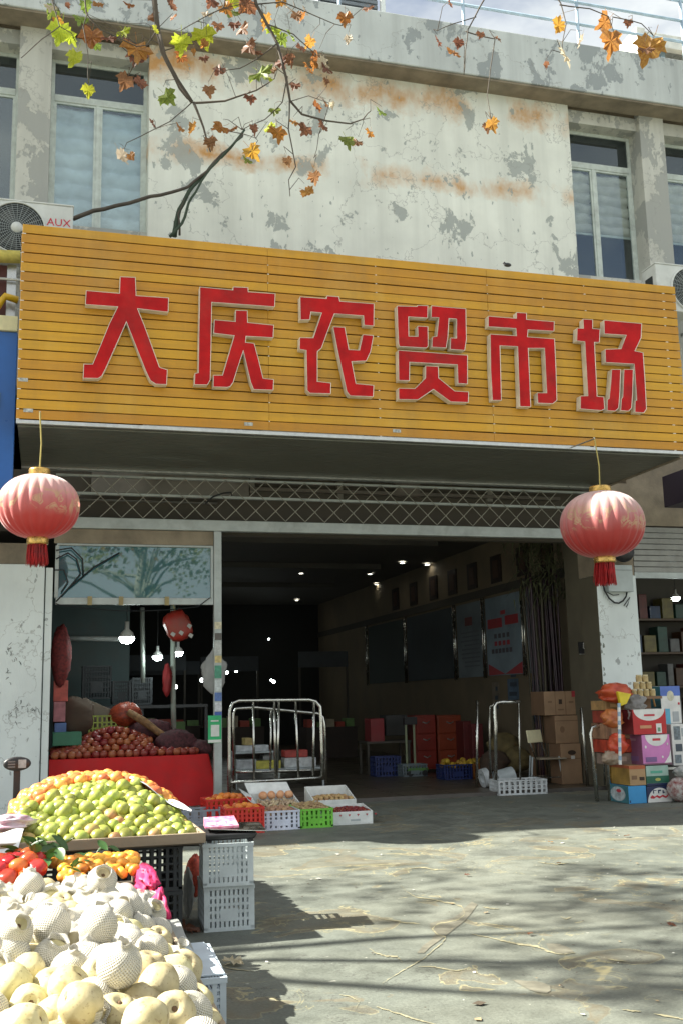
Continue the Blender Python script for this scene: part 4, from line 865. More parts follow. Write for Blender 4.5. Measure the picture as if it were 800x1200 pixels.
# red drawers, trolley scale, fruit in a blue crate
DRW = M('drawer_red', (.24, .022, .012), .45, vs=3, dirt=.25); DRO = M('drawer_orange', (.27, .045, .015), .45, vs=3, dirt=.25)
for (l, r_, m, lab) in ((487, 511, DRW, 'red plastic drawer unit left of the pair along the side wall'), (513, 541, DRO, 'orange-red plastic drawer unit right of the pair along the side wall')):
    x0, x1, z0, z1 = pxrect(l, r_, 838, 895, 19.6); t = thing('drawer_unit', lab, 'drawers', ((x0+x1)/2, 19.6, .046), 0, 'red drawer units in the hall')
    part('body', MB().box(x0, x1, 19.63, 20.1, .1, z1), m, t, bevel=.01)
    for k in range(3):
        za = .14+(z1-.16)*k/3; zb2 = .14+(z1-.16)*(k+1)/3-.02
        d_ = part('drawer', MB().box(x0+.015, x1-.015, 19.6, 19.629, za, zb2), m, t, bevel=.008)
        part('handle', MB().tube([((x0+x1)/2-.07, 19.59, zb2-.09), ((x0+x1)/2, 19.57, zb2-.12), ((x0+x1)/2+.07, 19.59, zb2-.09)], .012, 6), ALU, d_)
for i, (l, r_, tp, bt, Y, m, lab) in enumerate(((543, 552, 845, 898, 19.2, (.13, .02, .02), 'dark red crate stack between the drawers and the steel pole'), (553, 566, 848, 898, 19.0, (.15, .03, .03), 'dark red crate stack right behind the steel pole'), (434, 450, 842, 870, 19.4, (.24, .015, .02), 'red goods box on the dark table in the hall'), (452, 477, 838, 862, 19.6, (.03, .03, .03), 'black goods box on the dark table in the hall'))):
    x0, x1, z0, z1 = pxrect(l, r_, tp, bt, Y)
    if bt > 890: z0 = .046
    one('goods_box', MB().box(x0, x1, Y, Y+.4, z0, z1), M('goods_box_%d' % i, m, .5, vs=4, dirt=.3), lab, 'box', ((x0+x1)/2, Y, z0), bevel=.01)
x0, x1, z0, z1 = pxrect(428, 480, 836, 868, 19.4)
t = thing('low_table', 'low dark table in the hall carrying boxes above blue crates', 'table', ((x0+x1)/2, 19.4, .046))
part('tabletop', MB().box(x0, x1, 19.35, 19.95, z0-.045, z0-.005), DARKIN, t)
for x in (x0+.02, x1-.06):
    for y in (19.37, 19.89): part('leg', MB().box(x, x+.04, y, y+.04, .046, z0-.045), DARKIN, t)
crate('blue plastic crate on the floor under the low dark table', (x0+.05, 19.0, .046), .5, .34, .36, PLB, nc=8, nr=4)
crate('grey plastic crate on the floor in front of the low dark table', (x0+.48, 18.7, .046), .48, .3, .22, M('crate_dim_grey', (.16, .2, .22), .5), nc=8, nr=3)
p = PY(484, 898, 18.9)
t = thing('platform_scale', 'green platform scale on wheels with two slim posts', 'scale', (p.x, 18.9, .046))
GRN = M('scale_green', (.09, .22, .05), .5, vs=3)
part('platform', MB().box(p.x-.18, p.x+.22, 18.7, 19.1, .14, .2), GRN, t, bevel=.01)
for dx in (-.09, .07): part('post', MB().tube([(p.x+dx, 19.0, .2), (p.x+dx, 19.0, 1.05)], .022, 8), M('post_pale', (.28, .32, .2), .5), t)
part('head', MB().box(p.x-.13, p.x+.12, 18.95, 19.05, .98, 1.12), BLK, t)
for dx in (-.13, .15):
    for dy in (18.72, 19.05): part('wheel', MB().lathe([(.001, -.02), (.055, -.02), (.055, .02), (.001, .02)], 14, 0, Matrix.Translation((p.x+dx, dy, .101)) @ Matrix.Rotation(rad(90), 4, 'X')), BLK, t)
x0, x1, z0, z1 = pxrect(520, 553, 896, 917, 17.6)
crate('blue crate heaped with yellow fruit near the steel pole', (x0, 17.6, .046), x1-x0, .4, .26, PLB, nc=9, nr=4)
YF = mesh_of('yellow_fruit', MB().ball((0, 0, 0), .05, n=10, k=7), M('yellow_fruit_skin', (.50, .30, .03), .5, rnd=.3), smooth=True)
for k in range(60):
    inst('yellow_fruit', YF, 'small yellow fruit heaped in the crates near the steel pole', 'fruit', (x0+rs.uniform(.02, x1-x0+.45), 17.65+rs.uniform(0, .34), .27+rs.uniform(0, .09)), (rs.random()*3, rs.random()*3, 0), group='yellow fruit heaped in the crates near the steel pole')
crate('brown-orange crate of yellow fruit beside the blue crate', (x1+.02, 17.6, .046), .46, .4, .26, M('crate_orange', (.30, .10, .02), .5), nc=8, nr=4)

# bench with trays seen through the barrier
x0, x1, z0, z1 = pxrect(276, 380, 872, 912, 17.6)
t = thing('display_bench', 'low white display bench behind the steel barriers', 'bench', ((x0+x1)/2, 17.6, .046))
part('top', MB().box(x0, x1, 17.6, 18.3, .33, .36), PLG, t); part('shelf', MB().box(x0, x0+.75, 17.7, 18.3, .62, .645), PLG, t)
for x in (x0, x0+.72, x1-.03): part('leg', MB().box(x, x+.03, 17.62, 17.65, .046, .33), PLG, t)
for x in (x0, x0+.70): part('upright', MB().box(x, x+.02, 17.95, 17.97, .36, .62), PLG, t)
tc_ = [(.50, .52, .55), (.42, .44, .46), (.50, .46, .08), (.55, .57, .58), (.38, .05, .04), (.5, .52, .55), (.12, .12, .13)]
tl = ['white tray on the upper shelf behind the barrier', 'grey tray on the display bench behind the barrier', 'yellow carton on the display bench behind the barrier', 'white foam box on the right of the display bench', 'red packet pile on the white foam box', 'pale tray in the middle of the display bench', 'small tan bottle pack on the upper shelf']
for i, (dx, w_, z, h, dy) in enumerate(((.05, .55, .647, .10, 17.75), (.03, .34, .362, .16, 17.65), (.36, .42, .362, .13, 17.62), (.85, .55, .362, .16, 17.65), (.88, .40, .525, .12, 17.75), (.55, .27, .362, .20, 18.0), (.2, .14, .75, .12, 17.8))):
    one('goods_tray', MB().box(x0+dx, x0+dx+w_, dy, dy+.3, z, z+h), M('tray_%d' % i, tc_[i] if i != 6 else (.4, .3, .12), .5, vs=12, var=.3), tl[i], 'tray', (x0+dx, dy, z), bevel=.012)

# ================================================================== LEFT STALL
t = thing('stall_counter', 'stall counter covered with a bright red cloth hanging to the floor', 'table', (1.2, 15.35, .046))
RC = M('red_cloth', (.52, .008, .010), .7, vs=5, var=.12)
def clothf(u, v):
    x = .09+u*2.2+(.16*u**6)*(1-v); z = .05+v*.70
    return (x, 15.30+.03*math.sin(u*34+.6*math.sin(u*9))*(1-v)*.7+.02*noise.noise(Vector((u*6, v*3, 1)))-.05*(1-v), z)
part('cloth_front', MB().grid(clothf, 90, 8), RC, t, smooth=True)
part('cloth_side', MB().grid(lambda u, v: (2.29+.16*(1-v)+.02*math.sin(u*16), 15.25+u*1.3, .05+v*.70), 20, 6), RC, t, smooth=True)
part('counter_top', MB().box(.09, 2.29, 15.31, 16.7, .72, .752), RC, t, bevel=.01)
APM = M('dim_apple_skin', (.26, .025, .018), .4, vs=9, c2=(.34, .09, .045), rnd=.35)
def fruit_mesh(name, r, sx, sz, mat, dimple=.25, n=14, k=10, seed=0):
    def fn(p, j, i):
        d = 1+.04*noise.noise(p*1.5+Vector((seed*7, 0, 0))); z = p.z
        if dimple and abs(z) > .8: z = z*(1-dimple*(abs(z)-.8)*3)
        return Vector((p.x*d, p.y*d, z))
    return mesh_of(name, MB().ball((0, 0, 0), r*sx, r*sx, r*sz, n, k, fn=fn), mat, smooth=True)
AP = fruit_mesh('apple', .058, 1, .92, APM)
n = 0
for row in range(9):
    for i in range(19):
        x = .16+i*.112+(row % 2)*.056+rs.uniform(-.015, .015); y = 15.36+row*.10+rs.uniform(-.012, .012)
        hx = .32*math.exp(-((x-1.0)/.6)**2)
        z = .80+hx*min(1, row/4.0)*1.0
        if x > 2.15 or (x > 1.5 and row > 1) : continue
        inst('apple', AP, 'dull red apple in the heap on the red cloth counter', 'apple', (x, y, z), (rs.uniform(-.6, .6), rs.uniform(-.6, .6), rs.random()*6), group='red apples heaped on the red cloth counter'); n += 1
b = MB(); b.grid(lambda u, v: (.12+u*2.0, 15.42+v*.9, .76+.30*math.exp(-((.12+u*2.0-1.0)/.6)**2)*min(1, v*2.2)), 20, 8); part('fruit_mound', b, RC, t, smooth=True)
NETR = M('red_net_bag', (.16, .02, .02), .7, vs=26, var=.6); NETD = M('dark_net_bag', (.07, .02, .025), .8, vs=26, var=.7)
def netbag(lab, px, py, Y, rx, rz, m, seed, ry=.2):
    p = PY(px, py, Y); c = Vector(p)
    def fn(q, j, i): return q*(1+.10*(abs(math.sin(i*.9+j))*abs(math.cos(j*1.3+i*.35)))+.12*noise.noise(q*2+Vector((seed, 0, 0))))
    return one('net_bag', MB().ball(c, rx, ry, rz, 30, 20, fn=fn), m, lab, 'bag', c-Vector((0, 0, rz)), smooth=True)
netbag('dark red net bag of onions on the right of the apple heap', 207, 871, 15.75, .30, .19, NETD, 1)
netbag('small dark net bag of onions near the right end of the red counter', 234, 877, 15.7, .17, .12, NETD, 2)
netbag('orange-red net bag lying on the yellow-green crate', 147, 838, 16.2, .24, .18, M('net_bag_orange', (.26, .04, .015), .5, vs=20, var=.6), 3)
netbag('dark net bag hanging over the back of the apple heap', 176, 856, 16.1, .32, .16, NETD, 4)
one('twisted_net', MB().tube([PY(150, 834, 15.9), PY(170, 846, 15.85), PY(186, 858, 15.8), PY(205, 868, 15.6)], [.05, .06, .05, .04], 8), M('net_tan', (.22, .12, .05), .8, vs=18, var=.4), 'twisted tan neck of a net bag running down to the onions', 'net', PY(205, 868, 15.6), smooth=True)
netbag('brown sack slumped at the left of the stall behind the apples', 88, 842, 16.2, .30, .30, M('brown_sack', (.07, .045, .03), .85, vs=7), 6)
x0, x1, z0, z1 = pxrect(104, 152, 838, 862, 16.1)
crate('yellow-green crate standing behind the apple heap', (x0, 16.1, z0), x1-x0, .4, z1-z0, M('crate_lime', (.26, .32, .05), .5), nc=9, nr=3)
p = PY(118, 840, 16.25)
one('paper_flap', MB().box(-.35, .35, -.02, .02, -.16, .16, 0, Matrix.Translation(p) @ Matrix.Rotation(rad(24), 4, 'Y')), M('grey_board', (.20, .17, .13), .8), 'leaning grey-brown board above the yellow-green crate', 'board', p-Vector((0, 0, .16)), bevel=.004)
x0, x1, z0, z1 = pxrect(62, 96, 858, 874, 15.6)
one('green_tray', MB().box(x0, x1, 15.6, 16.0, z0, z1), M('tray_green', (.03, .16, .09), .4), 'green tray at the left end of the red counter', 'tray', (x0, 15.6, z0), bevel=.01)
for (l, r_, tp, bt, Y, c, lab) in ((63, 80, 797, 822, 15.9, (.50, .10, .08), 'red-pink box hanging at the left edge of the stall'), (63, 77, 822, 846, 15.85, (.42, .16, .18), 'pink box under the red-pink box at the left edge of the stall'), (64, 78, 847, 864, 15.8, (.10, .16, .36), 'blue and white pack at the left edge of the stall')):
    x0, x1, z0, z1 = pxrect(l, r_, tp, bt, Y)
    one('fruit_box', MB().box(x0, x1, Y, Y+.25, z0, z1-.004), M('pink_box_%d' % bt, c, .6, vs=7, var=.35), lab, 'box', (x0, Y, z0), bevel=.008)
netbag('dark red bunch of net bags hanging at the left edge of the stall', 72, 768, 15.9, .14, .42, NETR, 8, .12)
b2 = [((97, 131, 780, 819), 'tall black crate stack at the back of the stall'), ((132, 154, 798, 825), 'middle black crate stack at the back of the stall'), ((155, 179, 794, 826), 'right black crate stack at the back of the stall')]
for (l, r_, tp, bt), lab in b2:
    x0, x1, z0, z1 = pxrect(l, r_, tp, bt, 18.5); crate(lab, (x0, 18.5, z0), x1-x0, .5, (z1-z0), PLK, group='black crates stacked at the back of the stall', nc=10, nr=6)
t = thing('stall_rack', 'black shelf rack carrying the crates at the back of the stall', 'rack', (1.5, 18.4, .046))
part('shelf', MB().box(.55, 2.75, 18.4, 19.1, z0-.06, z0-.01), BLK, t)
for x in (.55, 1.6, 2.7): part('post', MB().box(x, x+.05, 18.42, 18.47, .046, z0-.06), BLK, t)
p, q = PY(80, 748, 18.9), PY(150, 749, 18.9)
one('tube_lamp', MB().tube([p, q], .045, 10), M('tube_white', (.50, .55, .54), .4), 'unlit white tube lamp across the back of the stall', 'lamp', p, smooth=True)
one('stall_pipe', MB().tube([PY(203, 705, 16.9), PY(203, 790, 16.9), PY(204, 862, 16.9)], .042, 8), M('pale_green_pole', (.34, .40, .35), .5, dirt=.3), 'pale green pole standing inside the stall under the red bag', 'pole', PY(204, 862, 16.9), smooth=True)
one('stall_pipe', MB().tube([PY(167, 712, 18.2), PY(168, 800, 18.2)], .04, 8), M('pale_pole', (.30, .33, .30), .5, dirt=.3), 'thin pale pole farther back left of the small bulbs', 'pole', PY(168, 800, 18.2), smooth=True)
p = PY(209, 733, 15.6)
t = thing('red_package', 'red printed plastic package hanging above the stall', 'bag', p)
def fnp(q, j, i):
    s_ = max(abs(q.x), abs(q.y), abs(q.z))**-.55; return Vector((q.x*s_*(1+.2*noise.noise(q*2)), q.y*s_, q.z*s_*(1+.22*noise.noise(q*3))))*.86
part('bag', MB().ball(p, .22, .12, .25, 26, 18, T=Matrix.Rotation(rad(-28), 4, 'Y'), fn=fnp), M('package_red', (.50, .03, .02), .35, vs=5, c2=(.25, .06, .04)), t, smooth=True)
for dx, dz in ((.02, -.12), (.14, -.02), (-.1, -.14), (.16, -.16)): part('print_panel', MB().prism([(p.x+dx-.03, p.z+dz), (p.x+dx+.02, p.z+dz-.04), (p.x+dx+.05, p.z+dz+.01), (p.x+dx, p.z+dz+.04)], 15.455, 15.462), IW, t)
part('string', MB().tube([p+Vector((-.04, 0, .2)), PY(201, 700, 15.5)], .006, 5), CORD, t)
p = PY(196, 797, 16.8); crumple('red_cloth_bag', 'red cloth bag hanging on the pale green pole', 'bag', p, .07, .06, .26, M('dim_red_cloth', (.22, .01, .012), .7), 9, .25)
cb = MB()
for pts in (([(66, 655), (80, 648), (90, 655), (95, 672), (80, 690), (66, 705)]), ([(66, 645), (84, 642), (97, 655), (98, 675)]), ([(64, 668), (75, 668), (80, 682), (72, 694)])):
    cb.tube([PY(a, c_, 14.88) for a, c_ in pts], .011, 6)
cb.tube([PY(80, 690, 14.88), PY(110, 665, 14.9), PY(140, 648, 14.92)], .012, 6)
one('loose_cable', cb, CABLE, 'black cables looped beside the left column in front of the transom window', 'cable', PY(66, 700, 14.88), smooth=True)
one('sagging_wire', MB().tube([PY(66, 707, 14.93)] + [PY(70+i*18, 709+7*math.sin(i/10*math.pi), 14.93) for i in range(10)] + [PY(247, 700, 14.93)], .007, 5), CABLE, 'thin black wire sagging across the stall front', 'cable', PY(66, 707, 14.93))

# ================================================================== PRODUCE ON THE GROUND BEFORE THE ENTRANCE
ORM = M('orange_skin', (.72, .19, .03), .45, vs=12, c2=(.78, .28, .05), rnd=.25, bump=.15, bs=90); OR = fruit_mesh('orange', .048, 1, .93, ORM)
def fill(me, name, lab, cat, x0, x1, y0, y1, z, s, group, hump=.03, rr=None, jx=.3):
    ny = max(1, int((y1-y0)/(s*.9))); nx = max(1, int((x1-x0)/s))
    for j in range(ny+1):
        for i in range(nx+1):
            x = x0+(x1-x0)*i/nx+(j % 2)*s*.5*(.6)+rs.uniform(-s, s)*jx*.5; y = y0+(y1-y0)*j/ny+rs.uniform(-s, s)*jx*.5
            u, v = i/nx*2-1, j/ny*2-1; inst(name, me, lab, cat, (min(x, x1), y, z+hump*(1-u*u)*(1-v*v)+rs.uniform(-.004, .008)), (rs.uniform(-.9, .9), rs.uniform(-.9, .9), rs.random()*6), group=group)
crate('red ventilated crate of oranges at the front of the red pair', (2.02, 12.22, 0), .46, .40, .29, PLR, rad(-2), nc=9, nr=5, panel=False, rib=.3)
crate('red ventilated crate of oranges at the back of the red pair', (1.95, 13.15, 0), .56, .42, .31, PLR, rad(2), nc=9, nr=5, panel=False, rib=.3)
fill(OR, 'orange', 'small orange in the red crates on the ground', 'orange', 2.08, 2.42, 12.30, 12.56, .25, .088, 'oranges in the red crates on the ground', .04)
fill(OR, 'orange', 'small orange in the red crates on the ground', 'orange', 2.01, 2.45, 13.22, 13.50, .27, .088, 'oranges in the red crates on the ground', .06)
crate('white crate of onions with rows of small blue openings on the ground', (2.49, 12.35, 0), .44, .42, .22, M('crate_pale_blue', (.62, .67, .80), .45, vs=6), nc=7, nr=4, rib=.3)
ONM = M('onion_skin', (.36, .18, .10), .5, vs=7, c2=(.50, .32, .2), rnd=.3); ON = fruit_mesh('onion', .034, 1, 1.05, ONM)
fill(ON, 'onion', 'small brown onion in the white crate on the ground', 'onion', 2.53, 2.89, 12.4, 12.73, .19, .062, 'onions in the white crate on the ground', .04)
crate('bright green crate of roots on the ground', (2.94, 12.37, 0), .40, .60, .22, PLGR, nc=7, nr=3, rib=.3)
GIM = M('ginger_skin', (.40, .28, .14), .7, vs=9, rnd=.25)
GI = mesh_of('ginger_root', MB().tube([(-.05, 0, 0), (-.01, .01, .01), (.05, -.01, 0)], [.014, .021, .012], 8).tube([(.0, .01, .01), (.015, .04, .015)], [.015, .010], 7), GIM, smooth=True)
fill(GI, 'ginger_root', 'knobbly tan root in the bright green crate', 'root', 2.98, 3.28, 12.42, 12.92, .20, .05, 'roots in the bright green crate', .04)
STY = M('white_foam', (.72, .75, .74), .6, vs=8, dirt=.12)
def openbox(lab, x0, y0, w, d, h, mat, flap=None, marks=False, name='foam_box', back=0.0):
    t = thing(name, lab, 'box', (x0+w/2, y0, 0)); g = .014
    part('floor', MB().box(x0, x0+w, y0, y0+d, 0, g), mat, t)
    part('wall', MB().box(x0, x0+w, y0, y0+g, g, h), mat, t, bevel=.003); part('wall', MB().box(x0, x0+w, y0+d-g, y0+d, g, h+back), mat, t, bevel=.003)
    for xa in (x0, x0+w-g): part('wall', MB().add([(xa, y0+g, g), (xa+g, y0+g, g), (xa+g, y0+d-g, g), (xa, y0+d-g, g), (xa, y0+g, h), (xa+g, y0+g, h), (xa+g, y0+d-g, h+back), (xa, y0+d-g, h+back)], [(0, 3, 2, 1), (4, 5, 6, 7), (0, 1, 5, 4), (1, 2, 6, 5), (2, 3, 7, 6), (3, 0, 4, 7)]), mat, t)
    for a in (flap or ()): part('flap', MB().add([Vector(v) for v in a], [(0, 1, 2, 3)]), mat, t)
    if marks:
        for k in range(5): part('heart_print', MB().prism([(x0+.08+k*.11, h-.035), (x0+.095+k*.11, h-.055), (x0+.11+k*.11, h-.035), (x0+.102+k*.11, h-.028), (x0+.095+k*.11, h-.035), (x0+.088+k*.11, h-.028)], y0-.002, y0-.0005), M('print_red', (.4, .04, .05)), t)
        part('print_panel', MB().box(x0+.22, x0+.34, y0-.002, y0-.0005, .04, .06), M('print_grey', (.4, .45, .47)), t)
    return t
openbox('low white printed box of dark dried fruit, front right of the goods on the ground', 3.37, 12.5, .50, .42, .15, STY, flap=[[(3.87, 12.5, .15), (3.87, 12.92, .20), (3.97, 12.92, .12), (3.97, 12.5, .08)]], marks=True, back=.05)
JJ = fruit_mesh('red_date', .022, 1, 1.3, M('red_date_skin', (.20, .02, .015), .35, rnd=.3), n=8, k=6)
fill(JJ, 'red_date', 'dark red date in the low white printed box', 'date', 3.41, 3.83, 12.56, 12.86, .14, .040, 'dates in the low white printed box', .03)
openbox('white foam box of round tan nuts behind the low white printed box', 3.34, 13.30, .56, .50, .22, STY, back=.14)
BI = fruit_mesh('walnut', .032, 1, .8, M('walnut_tan', (.46, .30, .14), .7, rnd=.25), n=8, k=6)
fill(BI, 'walnut', 'round tan walnut in the white foam box', 'nut', 3.39, 3.85, 13.36, 13.70, .22, .058, 'tan nuts in the white foam box', .03)
openbox('open white carton with peaches at the back and pale roots in front', 2.56, 13.0, .56, .60, .20, STY, flap=[[(2.56, 13.0, .20), (2.56, 13.6, .32), (2.42, 13.6, .40), (2.44, 13.0, .30)], [(2.56, 13.6, .32), (3.12, 13.6, .32), (3.08, 13.70, .44), (2.52, 13.70, .45)]], back=.12)
PCH = fruit_mesh('peach', .056, 1, .95, M('peach_skin', (.74, .30, .14), .6, vs=7, c2=(.78, .45, .25)))
for k in range(4): inst('peach', PCH, 'round orange peach in a row at the back of the open white carton', 'peach', (2.72+k*.112, 13.48, .30), (.3, k, 0), group='peaches in the open white carton')
RT = mesh_of('pale_root', MB().tube([(-.07, 0, 0), (0, .008, .006), (.07, 0, 0)], [.010, .018, .006], 7), M('pale_root_skin', (.55, .42, .28), .6, rnd=.3), smooth=True)
fill(RT, 'pale_root', 'pale root in the open white carton', 'root', 2.63, 3.06, 13.06, 13.38, .21, .052, 'pale roots in the open white carton', .02)
# yellow jug
p = Vector((3.05, 14.3, 0)); t = thing('oil_jug', 'yellow plastic jug with a handle standing behind the white cartons', 'jug', p)
YJ = M('jug_yellow', (.70, .38, .02), .35, vs=4)
part('body', MB().lathe([(.001, 0), (.13, 0), (.14, .03), (.14, .20), (.11, .27), (.04, .31), (.04, .34), (.001, .34)], 20, 0, Matrix.Translation(p) @ Matrix.Diagonal((1.1, .8, 1, 1))), YJ, t, smooth=True)
part('handle', MB().tube([p+Vector((.03, 0, .32)), p+Vector((.12, 0, .36)), p+Vector((.17, 0, .30)), p+Vector((.155, 0, .16))], .02, 8), YJ, t, smooth=True)
part('cap', MB().lathe([(.045, .34), (.045, .37), (.001, .37)], 14, 0, Matrix.Translation(p)), M('cap_red', (.5, .05, .02), .4), t)
part('print_panel', MB().box(p.x-.07, p.x+.05, 14.17, 14.185, .06, .17), IW, t)
# grey basket between scale and red crates, plastic wrap
x0 = 1.58
b = MB(); crate_ = crate('grey basket with broad dark openings behind the pricing scale', (x0, 12.9, .0), .52, .36, .22, M('basket_grey', (.30, .33, .38), .5), rad(-2), nc=5, nr=2, panel=False)
crate('grey basket lying in front of the other one, behind the pricing scale', (1.50, 12.2, .0), .56, .36, .13, M('basket_grey', (.30, .33, .38), .5), rad(3), nc=6, nr=2, panel=False)
crumple('plastic_bag', 'crumpled clear plastic bag lying between the grey basket and the red crates', 'bag', (1.93, 12.1, .10), .10, .10, .09, M('thin_white_film', (.42, .43, .42), .5, trans=.4), 5, .5)

# ================================================================== RIGHT STALL
def stack(*a, **k): return boxthing(*a, **k)
YR = 13.0
WHT = M('print_white', (.74, .74, .72), .45); CREDT = M('script_red', (.55, .04, .06), .5); PKP = M('carton_pink', (.62, .22, .52), .42, vs=3); PKD = M('carton_plum', (.26, .10, .20), .45)
REDC = M('carton_red', (.50, .02, .025), .4, vs=3); REDD = M('carton_dark_red', (.16, .02, .025), .5); BLU = M('carton_blue', (.05, .30, .62), .4, vs=3); NAV = M('carton_navy', (.02, .03, .09), .4)
GRN2 = M('carton_mint', (.35, .50, .44), .45); DGR = M('carton_dark_green', (.02, .13, .08), .45); TEAL = M('carton_teal', (.05, .18, .22), .45)
stack('gift_carton', 'blue carton with a round picture on its side, bottom left of the right stall', 'carton', 736, 757, 921, 945, YR, .55, (BLU, TEAL, BLU), zb=.0, group='gift cartons stacked at the right stall',
      sideprints=[('picture', ell(.5, .5, .36, .42), M('picture_pale', (.45, .52, .55), .5, vs=14, var=.4), None), ('emblem', ell(.55, .68, .12, .10), CREDT, None)], prints=[('print_panel', rect(.04, .06, .1, .2), NAV, None)])
t = stack('gift_carton', 'navy carton with a white arch and red script, bottom right of the right stall', 'carton', 757.6, 787, 921, 944, YR, .5, (NAV, NAV, NAV), zb=.0, group='gift cartons stacked at the right stall',
      prints=[('arch', ell(.5, .02, .48, .88, 0, 180), WHT, None), ('script', [(.12, .34), (.2, .46), (.30, .36), (.4, .46), (.5, .36), (.62, .46), (.74, .36), (.84, .48), (.84, .36), (.74, .24), (.6, .34), (.48, .24), (.36, .34), (.26, .24), (.14, .26)], CREDT, 'red script mark'), ('lettering', [(.24, .56), (.28, .56), (.28, .72), (.38, .72), (.38, .76), (.24, .76)], NAV, None), ('lettering', [(.44, .56), (.48, .56), (.48, .68), (.56, .70), (.56, .78), (.44, .76)], NAV, None), ('lettering', [(.62, .54), (.72, .60), (.70, .64), (.66, .62), (.66, .74), (.62, .74)], NAV, None)])
stack('gift_carton', 'tan carton with a yellow and red side, second row left of the right stall', 'carton', 737, 756, 897, 920.5, YR, .5, (M('carton_tan', (.42, .27, .14), .6, vs=4), M('carton_mustard', (.36, .22, .05), .6, vs=5, var=.4), M('carton_tan', (.42, .27, .14))), group='gift cartons stacked at the right stall',
      prints=[('band', rect(0, .82, 1, 1), M('carton_rust', (.45, .12, .05), .6), None), ('print_panel', rect(.12, .3, .45, .5), CARDD, None), ('print_panel', rect(.6, .25, .9, .42), INK, None)], sideprints=[('band', rect(0, .85, 1, 1), M('carton_rust', (.45, .12, .05)), None)])
stack('gift_carton', 'mint and dark green carton, second row right of the right stall', 'carton', 756.6, 783, 897, 920.5, YR, .5, (GRN2, DGR, GRN2), group='gift cartons stacked at the right stall',
      prints=[('band', rect(0, 0, 1, .12), NAV, None), ('band', rect(0, .13, 1, .48), DGR, None), ('script', rect(.2, .62, .72, .74), M('script_green', (.10, .38, .28), .5), None), ('emblem', ell(.5, .3, .12, .08), M('script_gold', (.45, .45, .12), .5), None)])
stack('gift_carton', 'pink milk carton with a white scoop and small white flowers', 'carton', 752, 785, 861, 896, YR, .5, (PKP, PKD, PKP), group='gift cartons stacked at the right stall',
      prints=[('scoop', ell(.52, 1.0, .40, .38, 180, 360), WHT, None), ('script', rect(.38, .80, .66, .88), CREDT, 'small red lettering'), ('swoosh', [(1, 0), (1, .5), (.93, .28), (.78, .08), (.7, 0)], WHT, None), ('spot', ell(.12, .6, .03, .05), WHT, None), ('spot', ell(.7, .25, .03, .04), WHT, None), ('spot', ell(.9, .68, .025, .04), WHT, None), ('print_panel', rect(.1, .10, .48, .26), M('ink_plum', (.22, .12, .3), .5), None), ('hem', rect(.0, .0, 1, .05), M('stud_dark', (.2, .1, .15), .5), None)],
      sideprints=[('print_panel', rect(.35, .12, .8, .28), M('ink_plum', (.22, .12, .3)), None), ('script', rect(.3, .8, .7, .88), M('plum_pale', (.4, .25, .33), .5), None)])
stack('gift_carton', 'red carton with a white scoop at the top and a small carton picture', 'carton', 741, 780, 831, 860.5, YR, .45, (REDC, REDD, M('carton_lid_white', (.68, .68, .66), .5)), group='gift cartons stacked at the right stall',
      prints=[('scoop', ell(.5, 1.0, .47, .46, 180, 360), WHT, None), ('script', rect(.34, .72, .66, .80), CREDT, 'small red lettering'), ('lozenge', rect(.20, .24, .54, .36), M('gold_lozenge', (.6, .30, .16), .5), None), ('picture', rect(.68, .04, .84, .42), WHT, None), ('picture', rect(.72, .1, .80, .26), M('bottle_green', (.16, .3, .2), .5), None)])
stack('gift_carton', 'tall white carton with a blue top band at the back of the right stall', 'carton', 774, 797, 804, 848, 13.5, .3, (WHT, TEAL, WHT), group='gift cartons stacked at the right stall',
      prints=[('band', rect(0, .74, 1, 1), M('band_blue', (.10, .18, .55), .4), None), ('picture', ell(.5, .74, .18, .14), M('picture_cream', (.6, .58, .45), .5, vs=20), None), ('print_panel', rect(.04, 0, .42, .4), M('panel_azure', (.12, .42, .6), .4), None), ('picture', rect(.55, .05, .85, .32), M('pale_grey', (.4, .43, .45), .5), None), ('emblem', rect(.86, .5, .94, .56), CREDT, None)])
stack('gift_carton', 'white carton with grey appliance pictures at the right edge', 'carton', 787, 806, 848.5, 897, 13.3, .35, (WHT, WHT, WHT), zb=None, group='gift cartons stacked at the right stall',
      prints=[('picture', rect(.15, .62, .55, .95), M('pic_grey', (.18, .22, .25), .4, vs=22, var=.5), None), ('picture', rect(.62, .7, .95, .9), M('pic_pale', (.4, .45, .46), .4, vs=22), None), ('picture', rect(.2, .34, .6, .52), M('pic_ink', (.07, .09, .12), .4), None), ('picture', rect(.12, .06, .5, .26), M('pic_grey', (.18, .22, .25)), None), ('emblem', rect(.75, .3, .95, .5), NAV, None)])
t0 = thing('stall_plinth', 'dark low plinth under the white cartons at the right edge', 'plinth', (9.2, 13.35, 0))
zz = PY(795, 898, 13.3).z
part('block', MB().box(8.36, 9.6, 13.32, 13.8, 0, zz-.004), DARKIN, t0); part('rail', MB().box(8.36, 9.6, 13.30, 13.318, zz-.04, zz-.006), ALU, t0)
for j_, (px, py, lab) in enumerate(((789, 925, 'clear bag of mixed sweets on the ground at the right edge'), (796, 908, 'clear bag of pale shells on top of the mixed sweets'))):
    p = PY(px+8, py, 12.9); crumple('sweets_bag', lab, 'bag', (p.x, 12.9, .17 if j_ == 0 else .40), .20, .12, .17 if j_ == 0 else .09, M('sweets_mix_%d' % j_, (.42, .06, .05) if j_ == 0 else (.30, .36, .36), .25, vs=17, c2=(.50, .50, .48), var=.6), 30+j_, .12)
